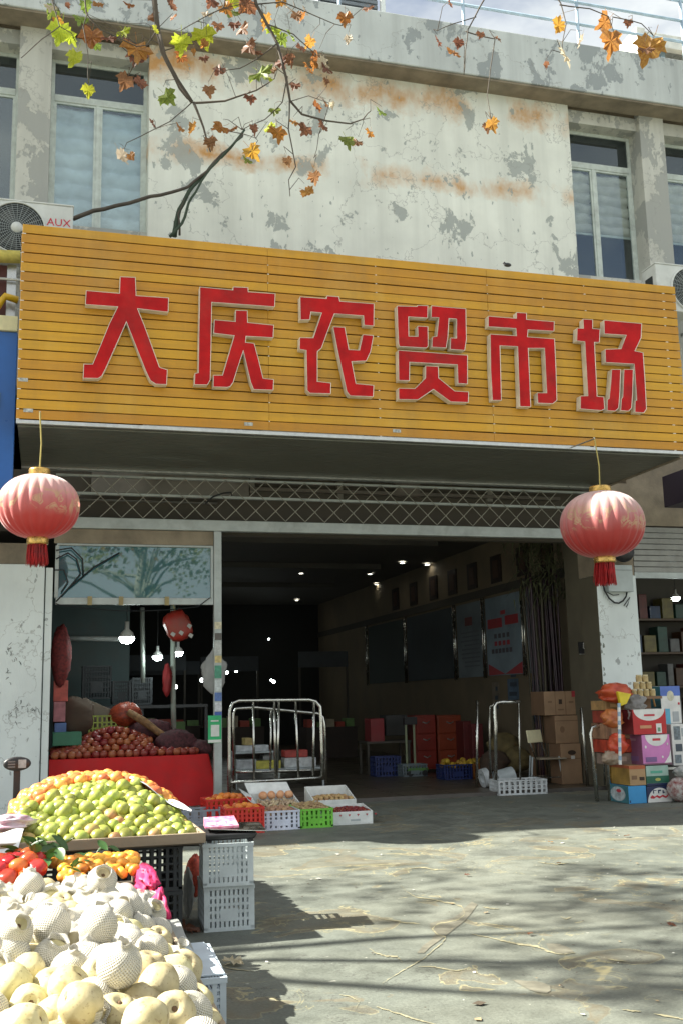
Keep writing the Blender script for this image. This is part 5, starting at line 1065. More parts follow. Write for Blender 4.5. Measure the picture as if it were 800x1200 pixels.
for k_, (px, py, rx, rz, c_, c2_, lab) in enumerate(((717, 842, .15, .13, (.45, .10, .04), (.60, .22, .06), 'crumpled orange-brown snack bag halfway up the left snack pile'), (723, 872, .14, .15, (.60, .04, .03), (.66, .12, .04), 'crumpled red snack bag in front of the left snack pile'), (715, 888, .13, .10, (.30, .20, .13), (.42, .34, .26), 'crumpled tan snack bag low in front of the left snack pile'), (740, 838, .07, .11, (.30, .27, .27), (.40, .38, .38), 'small grey bag squeezed beside the red carton'))):
    p = PY(px, py, 13.12); crumple('snack_bag', lab, 'bag', p, rx, .09, rz, M('snack_film_%d' % k_, c_, .35, vs=9, c2=c2_), 50+k_, .3)
# snacks at the left of the right stall
p = PY(720, 812, 13.2)
crumple('snack_bag', 'crumpled orange-red plastic bag on top of the stacked snack boxes', 'bag', p, .24, .16, .14, M('bag_orange_red', (.50, .05, .02), .35, vs=6, c2=(.58, .12, .04)), 12, .35)
p = PY(731, 816, 12.98); one('snack_pack', MB().prism([(p.x-.11, p.z+.07), (p.x+.10, p.z+.03), (p.x+.02, p.z-.10), (p.x-.07, p.z-.13)], 12.96, 13.02), M('pack_yellow', (.70, .55, .03), .35), 'bright yellow triangular snack pack under the orange-red bag', 'pack', (p.x, 12.96, p.z-.2), bevel=.008)
for i, (l, r_, tp, bt, Y, c, lab) in enumerate(((709, 735, 821, 832, 13.3, (.40, .24, .10), 'tan snack box under the orange-red bag'), (711, 738, 832.6, 847, 13.25, (.30, .05, .03), 'dark red snack box, second under the orange-red bag'), (710, 738, 847.6, 866, 13.3, (.36, .20, .12), 'brown snack box in the middle of the left snack pile'), (712, 740, 866.6, 882, 13.28, (.48, .06, .03), 'orange-red snack box low in the left snack pile'), (716, 745, 882.6, 896, 13.3, (.30, .22, .18), 'greyish snack box near the bottom of the left snack pile'))):
    boxthing('snack_box', lab, 'box', l, r_, tp, bt, Y, .42, (M('snack_%d' % i, c, .5, vs=8, var=.4),)*3, group='snack boxes piled by the right column', prints=[('print_panel', rect(.2, .3, .6, .7), M('snack_print_%d' % i, tuple(min(1, x*1.6+.05) for x in c), .5), None)])
x0, x1, z0, z1 = pxrect(709, 745, 896.6, 945, 13.3)
one('wooden_block', MB().box(x0+.30, x1-.05, 13.45, 13.7, 0, z1-.004), DARKIN, 'dark block carrying the left snack pile', 'block', (x0, 13.35, 0))
t = thing('measuring_pole', 'pale blue striped pole standing before the snack pile', 'pole', PY(726, 896, 12.9)); pa, pb = PY(726, 896, 12.9), PY(724.5, 824, 12.9)
for k in range(14): part('band', MB().tube([pa.lerp(pb, k/14), pa.lerp(pb, (k+1)/14)], .022, 8), M('pole_blue', (.30, .42, .55), .4) if k % 2 else WHT, t)
one('cane_hoop', MB().tube([PY(a, c_, 13.15) for a, c_ in ((713, 812), (718, 806), (724, 822), (725, 832))], .012, 6), M('hoop_orange', (.6, .25, .08), .4), 'thin orange strap arching over the snack pile', 'strap', PY(724, 832, 13.15), smooth=True)
one('basket_handle', MB().tube([PY(757, 800, 13.3), PY(763, 812, 13.3), PY(767, 828, 13.3)], .014, 6), M('handle_orange', (.45, .24, .08), .5), 'curved orange basket handle right of the tan jars', 'handle', PY(767, 828, 13.3), smooth=True)
crumple('cloth_bag', 'grey tied cloth bag lying on the red carton', 'bag', PY(743, 824, 13.1), .16, .12, .12, M('grey_bag', (.25, .24, .24), .7, vs=6, var=.35), 14, .45)
JAR = mesh_of('snack_jar', MB().lathe([(.001, 0), (.042, 0), (.045, .07), (.035, .08)], 12, 0).lathe([(.04, .08), (.04, .098), (.001, .098)], 12, 1), [M('jar_tan', (.50, .38, .18), .4, vs=20, var=.3), M('jar_lid', (.62, .52, .30), .4)])
jb = PY(742, 816, 13.25)
for row, cnt in ((0, 4), (1, 3), (2, 2)):
    for k in range(cnt): inst('snack_jar', JAR, 'small tan snack jar in the pyramid on top of the right stall', 'jar', (jb.x+k*.1+row*.05, 13.25, jb.z+row*.1), group='tan snack jars piled at the right stall')
one('jar_shelf', MB().box(jb.x-.12, jb.x+.42, 13.2, 13.5, jb.z-.04, jb.z-.004), CARDD, 'cardboard shelf carrying the tan jars', 'shelf', (jb.x, 13.2, jb.z-.04))
one('jar_shelf_box', MB().box(jb.x-.1, jb.x+.4, 13.47, 13.75, 0, jb.z-.044), CARDD, 'dark cardboard tower behind the cartons of the right stall', 'box', (jb.x, 13.47, 0))

# ================================================================== FRUIT TABLE
WOOD = M('worn_wood', (.30, .235, .165), .75, vs=3, stretch=(.3, 1, 4), dirt=.35, bump=.3, bs=25); WOODD = M('dark_wood', (.10, .08, .06), .8, vs=3)
TX0, TX1, TY0, TY1, TZ = -.26, 1.03, 7.0, 9.25, .635
t = thing('fruit_table', 'wooden-rimmed table heaped with green fruit on black crates', 'table', (.3, 7.0, 0))
part('front_board', MB().box(TX0, TX1, TY0-.022, TY0, TZ-.035, TZ+.03), WOOD, t, bevel=.004)
part('side_board', MB().box(TX1-.022, TX1, TY0+.001, TY1, TZ-.035, TZ+.028), WOOD, t, bevel=.004)
part('side_board', MB().box(TX0, TX0+.022, TY0+.001, TY1, TZ-.035, TZ+.028), WOOD, t, bevel=.004)
part('back_board', MB().box(TX0, TX1, TY1, TY1+.022, TZ-.035, TZ+.03), WOOD, t, bevel=.004)
part('table_board', MB().box(TX0+.022, TX1-.022, TY0, TY1, TZ-.045, TZ-.02), WOODD, t)
def hz(x, y):
    u = (x-TX0)/(TX1-TX0)*2-1; v = (y-TY0)/(TY1-TY0)
    f = min(1, v/.42)**.8 if v < .42 else 1-.25*max(0, (v-.7)/.3)
    return (TZ-.01) + .275*f*max(0, 1-abs(u)**2.6)
part('filler_mound', MB().grid(lambda a, c_: (TX0+.03+a*(TX1-TX0-.06), TY0+.02+c_*(TY1-TY0-.05), hz(TX0+.03+a*(TX1-TX0-.06), TY0+.02+c_*(TY1-TY0-.05))-.05), 24, 24), M('filler_dark', (.06, .05, .03), .9), t, smooth=True)  # added filler mound under the fruit, closes the gaps between them
GUM = M('green_fruit_skin', (.28, .34, .05), .38, vs=9, c2=(.42, .44, .11), rnd=.32, bump=.12, bs=60, fleck=.4)
GUP = M('blushed_fruit_skin', (.42, .36, .10), .4, vs=6, c2=(.50, .20, .12), rnd=.2)
GU = [fruit_mesh('green_fruit', .047, 1, sz, GUM, .15, seed=i) for i, sz in enumerate((1.12, 1.28, 1.0))]
GUB = fruit_mesh('green_fruit', .047, 1, 1.1, GUP, .15, seed=5)
PSM = M('persimmon_skin', (.74, .20, .045), .35, vs=7, c2=(.80, .34, .10), rnd=.3); PS = fruit_mesh('persimmon', .052, 1, .9, PSM, .3)
rf = random.Random(11); s = .091; ng = no = 0
j = 0; y = TY0+.06
while y < TY1-.04:
    i = 0; x = TX0+.07+(j % 2)*s*.5
    while x < TX1-.06:
        xx, yy = x+rf.uniform(-.016, .016), y+rf.uniform(-.016, .016); z = hz(xx, yy)+rf.uniform(-.006, .014)
        u = (xx-TX0)/(TX1-TX0); v = (yy-TY0)/(TY1-TY0); e = (xx-.36)/.62; front = v < .50-.36*e*e*(1.0 if e < 0 else .30)+rf.uniform(-.03, .03)
        if xx < .0-.12*yy+.75*0 and xx < -.34: pass
        if front or (u < .1 and False):
            if u > .06:
                me = GUB if rf.random() < .09 else rf.choice(GU); ng += 1
                inst('green_fruit', me, 'oval yellow-green fruit in the big heap on the wooden-rimmed table', 'fruit', (xx, yy, z), (rf.uniform(.7, 2.4), rf.uniform(-.6, .6), rf.uniform(0, 6.28)), (rf.uniform(.8, 1.12),)*3, 'green fruit heaped on the wooden-rimmed table')
        else:
            no += 1; inst('persimmon', PS, 'orange-red persimmon heaped behind the green fruit', 'persimmon', (xx, yy, z+.022+.02*min(1, max(0, (v-.40)/.12))), (rf.uniform(-.6, .6), rf.uniform(-.6, .6), rf.random()*6), sc=(rf.uniform(.85, 1.1),)*3, group='persimmons heaped behind the green fruit')
        x += s
    y += s*.87; j += 1
# a few fruits on the surface of the front slope so that the heap looks uneven
for k in range(34):
    xx, yy = rf.uniform(-.2, .85), rf.uniform(7.25, 8.0); inst('green_fruit', rf.choice(GU), 'oval yellow-green fruit in the big heap on the wooden-rimmed table', 'fruit', (xx, yy, hz(xx, yy)+.05), (rf.uniform(.7, 2.4), rf.uniform(-.6, .6), rf.uniform(0, 6.28)), (1, 1, 1), 'green fruit heaped on the wooden-rimmed table')
def sheet(name, lab, corners, m, sag=.02, cat='paper', up=0.0):
    a, b_, c_, d = [Vector(q) for q in corners]
    def fn(u, v): 
        p = a.lerp(b_, u).lerp(d.lerp(c_, u), v); p.z += sag*math.sin(u*math.pi*2.2+v*2)*1.0+.4*sag*math.sin(v*9); return p
    return one(name, MB().grid(fn, 14, 10), m, lab, cat, a, smooth=True)
PAPER = M('white_paper', (.70, .71, .72), .6, vs=5, var=.08)
h_ = lambda x, y, o=.075: (x, y, hz(x, y)+o)
sheet('paper_sheet', 'curled white paper sheet tucked in the right rim of the fruit heap', [h_(.62, 8.05), h_(1.0, 7.45, .10), h_(1.04, 7.75, .09), h_(.72, 8.5)], PAPER, .02)
sheet('paper_sheet', 'white paper hanging at the left corner of the fruit table', [(-.34, 6.95, .60), (-.13, 6.94, .62), (-.10, 7.05, .735), (-.34, 7.1, .72)], PAPER, .01)
crumple('pink_bag', 'pink and white plastic bag at the left corner of the fruit table', 'bag', (-.20, 7.22, .76), .14, .12, .055, M('bag_pink', (.72, .34, .46), .35, vs=14, c2=(.75, .68, .72)), 16, .4)
crate('black plastic crate on the ground under the right end of the fruit table', (.46, 7.12, 0), .44, .62, .29, PLK, nc=9, nr=5)
crate('black plastic crate, upper one under the right end of the fruit table', (.46, 7.12, .292), .44, .62, .29, PLK, nc=9, nr=5)
crate('black plastic crate on the ground under the left end of the fruit table', (-.30, 7.12, 0), .60, .62, .29, PLK, nc=9, nr=5)
crate('black plastic crate, upper one under the left end of the fruit table', (-.30, 7.12, .292), .60, .62, .29, PLK, nc=9, nr=5)
crate('grey-white crate on the ground under the scale, lower of two', (1.055, 7.22, 0), .335, .48, .285, PLG, rad(-3), nc=11, nr=5, rib=.31)
crate('grey-white crate under the scale, upper of two', (1.045, 7.20, .287), .335, .48, .275, PLG, rad(-5), nc=11, nr=5, rib=.31)
b = MB(); 
netbag('small red net bag of fruit standing behind the two grey-white crates', 229, 1026, 7.9, .07, .14, M('net_red_small', (.50, .07, .04), .6, vs=40, var=.5), 15, .08)
crumple('white_bag', 'white plastic bag between the red net bag and the grey-white crates', 'bag', (1.02, 7.75, .17), .035, .06, .17, M('thin_white_film', (.42, .43, .42), .5, trans=.4), 17, .3)
# pricing scale on the crates
t = thing('pricing_scale', 'black and steel pricing scale with a pink price panel on the crate stack', 'scale', (1.2, 7.4, .565), 0)
sx, sy, sz = 1.06, 7.22, .565
part('body', MB().add([(sx, sy, sz+.012), (sx+.34, sy, sz+.012), (sx+.36, sy+.30, sz+.02), (sx-.01, sy+.30, sz+.02), (sx-.02, sy-.01, sz+.055), (sx+.36, sy-.01, sz+.05), (sx+.37, sy+.30, sz+.075), (sx-.02, sy+.30, sz+.085)],
     [(0, 3, 2, 1), (4, 5, 6, 7), (0, 1, 5, 4), (1, 2, 6, 5), (2, 3, 7, 6), (3, 0, 4, 7)]), BLK, t, bevel=.012)
part('pan', MB().add([(sx+.04, sy+.02, sz+.088), (sx+.42, sy-.01, sz+.062), (sx+.43, sy+.30, sz+.088), (sx+.04, sy+.31, sz+.10), (sx+.04, sy+.02, sz+.083), (sx+.42, sy-.01, sz+.057), (sx+.43, sy+.30, sz+.083), (sx+.04, sy+.31, sz+.095)],
     [(0, 1, 2, 3), (4, 7, 6, 5), (0, 4, 5, 1), (1, 5, 6, 2), (2, 6, 7, 3), (3, 7, 4, 0)]), STEEL, t, bevel=.003)
part('price_panel', MB().add([(sx+.01, sy+.05, sz+.098), (sx+.24, sy+.05, sz+.10), (sx+.23, sy+.2, sz+.150), (sx+.02, sy+.2, sz+.148), (sx+.01, sy+.05, sz+.085), (sx+.24, sy+.05, sz+.085), (sx+.23, sy+.2, sz+.095), (sx+.02, sy+.2, sz+.095)],
     [(0, 1, 2, 3), (4, 7, 6, 5), (0, 4, 5, 1), (1, 5, 6, 2), (2, 6, 7, 3), (3, 7, 4, 0)]), M('price_pink', (.60, .07, .22), .4, vs=26, c2=(.66, .38, .46)), t)
for k in range(3): part('display', MB().add([(sx+.03+k*.07, sy+.075, sz+.1095), (sx+.085+k*.07, sy+.075, sz+.1095), (sx+.083+k*.07, sy+.11, sz+.1215), (sx+.032+k*.07, sy+.11, sz+.1215)], [(0, 1, 2, 3)]), WHT, t)
for dx, dy in ((.02, .02), (.30, .02), (.02, .26), (.30, .26)): part('foot', MB().box(sx+dx, sx+dx+.03, sy+dy, sy+dy+.03, sz-.002, sz+.02), BLK, t)
# the dial scale head at the far left
c0 = PY(20.5, 905, 9.6); hd = PY(20.5, 895, 9.6)
t = thing('display_scale', 'black scale display on a post behind the left end of the fruit table', 'scale', (hd.x, 9.6, 0))
part('post', MB().box(hd.x-.028, hd.x+.028, 9.6, 9.65, 0, hd.z-.05), BLK, t, bevel=.005)
part('head', MB().lathe([(.001, -.03), (.10, -.03), (.115, -.01), (.115, .02), (.10, .03), (.001, .03)], 24, 0, Matrix.Translation((hd.x, 9.6, hd.z)) @ Matrix.Rotation(rad(90), 4, 'X') @ Matrix.Diagonal((1, .52, 1, 1))), BLK, t, smooth=True)
part('display', MB().box(hd.x+.01, hd.x+.075, 9.562, 9.568, hd.z-.035, hd.z+.035), M('display_grey', (.30, .34, .36), .3, vs=20, var=.4), t)
for k in range(3): part('key', MB().box(hd.x-.075, hd.x-.015, 9.562, 9.568, hd.z-.03+k*.022, hd.z-.018+k*.022), M('key_grey', (.14, .15, .16), .4), t)
part('base', MB().box(hd.x-.22, hd.x+.22, 9.45, 9.85, 0, .06).box(hd.x-.2, hd.x+.2, 9.35, 9.6, .06, .10), BLK, t, bevel=.01)

# ================================================================== FRONT STALL
FX1 = .56; FZ = .50
t = thing('front_table', 'low board table heaped with large pale pears in foam nets', 'table', (-.5, 4.5, 0))
part('table_board', MB().box(-1.6, FX1-.02, 2.4, 6.72, FZ-.10, FZ-.06), WOODD, t)
part('side_board', MB().box(FX1-.02, FX1, 2.4, 6.72, FZ-.10, FZ+.035), WOOD, t, bevel=.004)
part('cloth_skirt', MB().grid(lambda u, v: (FX1+.006+.01*math.sin(u*60), 2.4+4.3*u, .12+v*.33), 80, 4), M('beige_cloth', (.42, .38, .30), .8, vs=6), t, smooth=True)
for x in (-1.5, FX1-.1):
    for y in (2.5, 6.6): part('leg', MB().box(x, x+.05, y, y+.05, 0, FZ-.10), WOODD, t)
def pz(x, y):
    return FZ+.10+.05*math.sin(y*1.7+1)+.05*noise.noise(Vector((x*2, y*1.5, 0)))-.16*max(0, (x-.28)/.28)**2
part('filler_mound', MB().grid(lambda a, c_: (-1.5+a*(FX1+1.46), 2.5+c_*3.5, pz(-1.5+a*(FX1+1.46), 2.5+c_*3.5)-.085), 20, 24), M('filler_tan', (.22, .18, .10), .9), t, smooth=True)  # added filler body below the pears, stops the view through the heap
PRM = M('pear_skin', (.46, .39, .19), .45, vs=13, c2=(.64, .57, .34), rnd=.22, bump=.25, bs=30, fleck=.6)
def pear_mesh(seed, sz):
    def fn(p, j, i):
        d = 1+.11*noise.noise(p*1.2+Vector((seed*9, 0, 0)))+.05*noise.noise(p*2.6+Vector((0, seed*5, 0))); z = p.z
        r = math.hypot(p.x, p.y)
        if p.z > 0: z = p.z-.36*math.exp(-(r/.26)**2)
        else: z = p.z+.12*math.exp(-(r/.2)**2)
        return Vector((p.x*d, p.y*d, z))
    mb = MB().ball((0, 0, 0), .062, .062, .062*sz, 22, 16, fn=fn)
    mb.ball((0, 0, .062*sz*.68), .010, .010, .006, 8, 5, m=1)
    return mesh_of('pear', mb, [PRM, M('pear_eye', (.14, .08, .04), .8)], smooth=True)
PR = [pear_mesh(i, sz) for i, sz in enumerate((.92, 1.02, .86, .95, .90))]
NETM = net_mat(); MC['foam_net'] = NETM
def net_mesh(seed, top, twist):
    pr = []
    for i in range(17):
        a = -math.pi*.5*.97 + (math.pi*.97*.5+top)*i/16; pr.append((.0672*math.cos(a), .0672*math.sin(a)*.97))
    r, z = pr[-1]; pr += [(r*1.04, z+.008), (r*.98, z+.018), (r*.88, z+.012), (r*.86, z-.004)]
    if twist: pr = [(.023, -.100), (.017, -.086), (.009, -.075)] + pr[2:]
    def fn(p, j, k):
        s = 1+.035*noise.noise(Vector((p.x*22+seed, p.y*22, p.z*22)))
        if j >= len(pr)-4: s *= 1+.045*math.sin(k*2*math.pi/28*3+seed); p = p+Vector((0, 0, .004*math.sin(k*2*math.pi/28*4+seed)))
        return Vector((p.x*s, p.y*s, p.z))
    return mesh_of('foam_net', MB().lathe(pr, 28, 0, uv=True, fn=fn), NETM, smooth=True)
NT = [net_mesh(1, 1.0, False), net_mesh(2, 1.15, False), net_mesh(3, .85, False), net_mesh(4, 1.25, True)]
rp = random.Random(5); s = .124; j = 0; y = 2.55
while y < 6.0:
    x = -1.25+(j % 2)*s*.5
    while x < FX1-.05:
        xx, yy = x+rp.uniform(-.02, .02), y+rp.uniform(-.02, .02); z = pz(xx, yy)+rp.uniform(-.012, .03)
        if xx > -.0345*yy*1.0-.32:
            netted = rp.random() < (.66 if yy > 4.3 else .52 if yy > 3.6 else .34)
            rot = (rp.uniform(-.3, 1.25), rp.uniform(-.75, .75), rp.uniform(-.9, .9)); sc = rp.uniform(.9, 1.1)
            if netted:
                o = inst('pear', rp.choice(PR), 'large pale pear in a white foam net in the front heap', 'pear', (xx, yy, z), rot, (sc, sc, sc), 'netted pears heaped on the front table')
                n_ = bpy.data.objects.new('foam_net', rp.choice(NT)); C.objects.link(n_); n_.parent = o; n_.rotation_euler = (rp.uniform(-.15, .15), rp.uniform(-.15, .15), rp.random()*6) if rp.random() < .6 else (math.pi, 0, rp.random()*6)
            else:
                inst('pear', rp.choice(PR), 'bare yellow-cream pear without a net in the front heap', 'pear', (xx, yy, z-.004), rot, (sc*1.02,)*3, 'bare pears heaped on the front table')
        x += s
    y += s*.87; j += 1
# loose pears resting on top of the heap
for (px, py, nt_on) in ((35, 1035, 1), (120, 1030, 1), (60, 1100, 1), (115, 1100, 1), (15, 1110, 1), (95, 1165, 0), (140, 1140, 1), (170, 1180, 0), (30, 1180, 0)):
    p = PZ(px, py, .72)
    if not (2.6 < p.y < 6.1) or p.x > .45: continue
    o = inst('pear', rp.choice(PR), 'large pale pear in a white foam net in the front heap' if nt_on else 'bare yellow-cream pear without a net in the front heap', 'pear', (p.x, p.y, pz(p.x, p.y)+.10), (rp.uniform(-.9, .9), rp.uniform(-.9, .9), rp.random()*6), group='netted pears heaped on the front table' if nt_on else 'bare pears heaped on the front table')
    if nt_on:
        n_ = bpy.data.objects.new('foam_net', rp.choice(NT)); C.objects.link(n_); n_.parent = o
# mandarins with leaves and red fruit behind the pears
MNM = M('mandarin_skin', (.78, .30, .03), .42, vs=10, c2=(.80, .42, .06), rnd=.3, bump=.15, bs=90); MN = fruit_mesh('mandarin', .036, 1, .82, MNM, .35)
LFM = M('citrus_leaf', (.05, .12, .03), .4, vs=8, rnd=.3, trans=.2)
def leaflet():
    pts = []; n_ = 8
    b = MB(); vs = []
    for i in range(n_+1):
        u = i/n_; w_ = .018*math.sin(math.pi*u)**.8; vs += [(-w_, u*.075, .006*math.sin(u*3)), (0, u*.075, -.003), (w_, u*.075, .006*math.sin(u*3))]
    fs = []
    for i in range(n_): fs += [(3*i, 3*i+1, 3*i+4, 3*i+3), (3*i+1, 3*i+2, 3*i+5, 3*i+4)]
    return mesh_of('citrus_leaf', b.add(vs, fs), LFM, smooth=True)
LF = leaflet()
for j in range(12):
    for i in range(10):
        x, y = .03+i*.064+(j % 2)*.032+rp.uniform(-.012, .012), 5.98+j*.062+rp.uniform(-.01, .01)
        if x > .53: continue
        if x < .12 and y < 6.3: continue
        z = FZ+.075+.05*math.sin((y-5.95)/.7*math.pi)+rp.uniform(-.008, .012)
        if rp.random() < .92: inst('mandarin', MN, 'small orange mandarin beside the leaves behind the pears', 'mandarin', (x, y, z), (rp.uniform(-.7, .7), rp.uniform(-.7, .7), rp.random()*6), group='mandarins heaped behind the pears')
        if rp.random() < .22: inst('citrus_leaf', LF, 'green citrus leaf among the mandarins', 'leaf', (x, y, z+.035), (rp.uniform(-.5, .9), rp.uniform(-.6, .6), rp.random()*6), (1.2,)*3, 'green citrus leaves among the mandarins')
RFM = M('red_fruit_skin', (.60, .04, .02), .3, vs=6, c2=(.66, .14, .04), rnd=.3); RF = fruit_mesh('red_persimmon', .055, 1, .9, RFM, .3)
for j in range(7):
    for i in range(5):
        x, y = -.36+i*.10+(j % 2)*.05, 6.02+j*.095
        if x > .02: continue
        inst('red_persimmon', RF, 'shiny red fruit at the far left behind the pears', 'fruit', (x, y, FZ+.10+.05*math.sin(j*.5)+rp.uniform(-.01, .02)), (rp.uniform(-.7, .7), rp.uniform(-.7, .7), rp.random()*6), group='red fruit at the far left behind the pears')
for k in range(26):
    x, y = rp.uniform(-.12, .16), rp.uniform(6.15, 6.75); inst('citrus_leaf', LF, 'dark green leaf lying between the red fruit and the mandarins', 'leaf', (x, y, FZ+.14+rp.uniform(0, .05)), (rp.uniform(-.6, 1.0), rp.uniform(-.6, .6), rp.random()*6), (1.7,)*3, 'dark green leaves between the red fruit and the mandarins')
crumple('pink_cloth', 'bright pink cloth knotted over the right edge of the front table, upper fold', 'cloth', (.555, 6.0, .56), .055, .26, .07, M('cloth_pink', (.62, .03, .13), .6, vs=6), 21, .35)
crumple('pink_cloth', 'bright pink cloth end hanging down from the knot at the front table', 'cloth', (.585, 5.52, .45), .04, .16, .13, M('cloth_pink', (.62, .03, .13), .6, vs=6), 22, .45)
sheet('clear_wrap', 'crumpled clear wrap sheet along the right edge of the front table', [(.46, 5.3, .585), (.62, 5.1, .50), (.63, 4.6, .46), (.47, 4.7, .57)], M('thin_white_film', (.42, .43, .42), .5, trans=.4), .02, 'wrap')
crate('pale blue-grey upturned crate beside the front table, upper of two', (.60, 4.45, .20), .14, .62, .20, M('crate_blue_grey', (.48, .55, .62), .45, vs=5), rad(-2), nc=3, nr=6, panel=False)
crate('pale blue-grey crate on the ground beside the front table, lower of two', (.60, 4.45, .0), .14, .62, .195, M('crate_blue_grey', (.48, .55, .62), .45, vs=5), rad(-2), nc=3, nr=6, panel=False)
one('crate_lid', MB().box(.60, .74, 4.47, 5.06, .402, .41), M('crate_blue_grey', (.48, .55, .62), .45), 'pale blue-grey flat lid on the upper crate beside the front table', 'lid', (.67, 4.47, .402), bevel=.003)

# ================================================================== PLANE TREE
BARK = M('bark_twig', (.085, .07, .055), .8, vs=8, var=.3, bump=.3); TRK = M('plane_bark', (.26, .25, .19), .8, vs=2.5, c2=(.36, .35, .26), dirt=.5)
def lm(name, c, c2): return M(name, c, .5, vs=14, c2=c2, rnd=.25, trans=.45)
LC = {'y': lm('leaf_yellow_green', (.42, .50, .03), (.55, .58, .06)), 'g': lm('leaf_green', (.14, .24, .05), (.30, .34, .06)), 'o': lm('leaf_orange', (.34, .12, .035), (.46, .24, .06)), 'b': lm('leaf_brown', (.20, .085, .045), (.30, .15, .08)), 'a': lm('leaf_amber', (.52, .32, .05), (.48, .20, .045)), 'p': lm('leaf_pale', (.55, .45, .32), (.62, .55, .42))}
OUT = [(0, .02), (.14, -.06), (.34, -.16), (.38, .0), (.56, .0), (.50, .13), (.68, .36), (.50, .37), (.40, .42), (.42, .54), (.33, .70), (.22, .64), (.14, .74), (.12, .86), (.0, .98)]
OUT = OUT + [(-x, y) for x, y in reversed(OUT[1:-1])]
LFV = {}
def tleaf(col, var):
    k = (col, var)
    if k not in LFV:
        r_ = random.Random(var*17+3); mb = MB(); vs = [(0, .32, .0)]
        for x, y in OUT:
            q = .12*x*x*(1 if var % 2 else -1) + r_.uniform(-.10, .10) + .22*(y-.3)**2*(1 if var < 2 else -1); sc = 1+r_.uniform(-.12, .1)
            vs.append((x*sc*(.8 if var == 2 else 1), y*sc, q))
        n_ = len(OUT); mb.add(vs, [(0, i+1, (i+1) % n_+1) for i in range(n_)])
        mb.tube([(0, -.02, 0), (.02, -.25, .05), (.0, -.5, .04)], .012, 4)
        LFV[k] = mesh_of('leaf', mb, LC[col])
    return LFV[k]
tr = thing('plane_tree', 'autumn plane tree reaching its thin twigs and last leaves in from the upper left', 'tree', (-6.2, 8.2, 0))
def wob(pts, a, seed, sub=3):
    out = []; n_ = len(pts)
    for i in range(n_-1):
        for k in range(sub):
            t_ = k/sub; p = Vector(pts[i]).lerp(Vector(pts[i+1]), t_)
            out.append(p+Vector((noise.noise(p*3+Vector((seed, 0, 0))), noise.noise(p*3+Vector((0, seed, 0))), noise.noise(p*3+Vector((0, 0, seed)))))*a)
    out.append(Vector(pts[-1])); return out
def limb(name, pts, r0, r1, seed, n=7, a=.05, m=None):
    q = wob(pts, a, seed); part(name, MB().tube(q, [r0+(r1-r0)*i/(len(q)-1) for i in range(len(q))], n), m or BARK, tr, smooth=True)
limb('trunk', [(-6.2, 8.2, -.1), (-6.15, 8.2, 2), (-5.9, 8.25, 4), (-5.5, 8.2, 5.6)], .27, .17, 1, 14, .08, TRK)
limb('limb', [(-5.6, 8.2, 5.3), (-6.9, 7.6, 8.0), (-8.4, 7.9, 10.4), (-9.6, 8.4, 12.0)], .065, .02, 2, 10, .25, TRK)
limb('limb', [(-5.6, 8.2, 5.3), (-6.6, 8.8, 8.0), (-7.6, 9.3, 10.6), (-8.6, 9.8, 12.6)], .07, .02, 3, 10, .15, TRK)
limb('limb', [(-5.5, 8.2, 5.4), (-4.2, 7.4, 6.9), (-2.4, 6.3, 7.3), (-.8, 6.4, 6.9), (.4, 6.0, 6.6)], .045, .012, 4, 10, .12, TRK)
limb('limb', [(-4.2, 7.2, 6.6), (-2.6, 5.9, 7.6), (-.5, 5.6, 7.8), (1.6, 5.6, 7.2), (2.6, 5.8, 6.4)], .030, .008, 5, 8, .3, TRK)
TW = [([(178, -40), (182, 0), (184, 35), (190, 60), (208, 93), (225, 119)], 6.0, .030, .020), ([(225, 119), (238, 148), (247, 178)], 6.0, .014, .006), ([(225, 119), (262, 117), (300, 105), (322, 92)], 6.1, .013, .005),
      ([(186, 40), (196, 75), (212, 104), (226, 120)], 5.95, .014, .008),
      ([(292, -30), (300, 4), (325, 50), (336, 92), (340, 118), (353, 133), (380, 141), (409, 145), (425, 140), (434, 130)], 5.8, .018, .004), ([(340, 118), (336, 150), (346, 196), (338, 212), (340, 230)], 5.8, .007, .003),
      ([(325, 50), (300, 68), (282, 80), (262, 84)], 5.8, .007, .003), ([(312, 28), (345, 40), (370, 62), (385, 75)], 5.8, .006, .003), ([(336, 92), (330, 120), (310, 140), (284, 152)], 5.9, .006, .003),
      ([(560, -40), (572, -8), (556, 20), (546, 36), (543, 60), (543, 88)], 5.4, .009, .003), ([(546, 36), (560, 40), (580, 45), (573, 78), (570, 110), (575, 140)], 5.4, .006, .003),
      ([(556, 20), (530, 28), (512, 36)], 5.4, .005, .0025), ([(640, -20), (655, 4), (662, 30), (658, 62)], 5.2, .007, .003), ([(655, 4), (690, 10), (712, 20), (718, 36)], 5.2, .006, .003), ([(718, 20), (752, 30), (765, 42)], 5.2, .005, .003),
      ([(60, -20), (64, 10), (68, 30), (48, 45), (25, 68)], 5.6, .006, .003), ([(100, -20), (104, 15), (120, 34), (160, 55), (178, 52)], 5.5, .008, .003), ([(104, 15), (98, 30), (103, 60), (104, 98)], 5.5, .005, .0025),
      ([(184, 35), (160, 70), (150, 92)], 5.9, .006, .003), ([(247, 150), (285, 158), (300, 162)], 6.0, .005, .002), ([(190, 60), (215, 52), (240, 44)], 6.0, .006, .003), ([(270, -20), (262, 10), (240, 20), (212, 36)], 5.7, .008, .003),
      ([(225, 119), (200, 145), (150, 168), (145, 182)], 6.0, .005, .002), ([(380, 141), (372, 160), (368, 185)], 5.8, .004, .002), ([(300, 4), (330, 2), (375, 20), (400, 30)], 5.8, .007, .003), ([(340, 118), (362, 112), (390, 122)], 5.8, .004, .002)]
TWP = []; STK_ = MB()
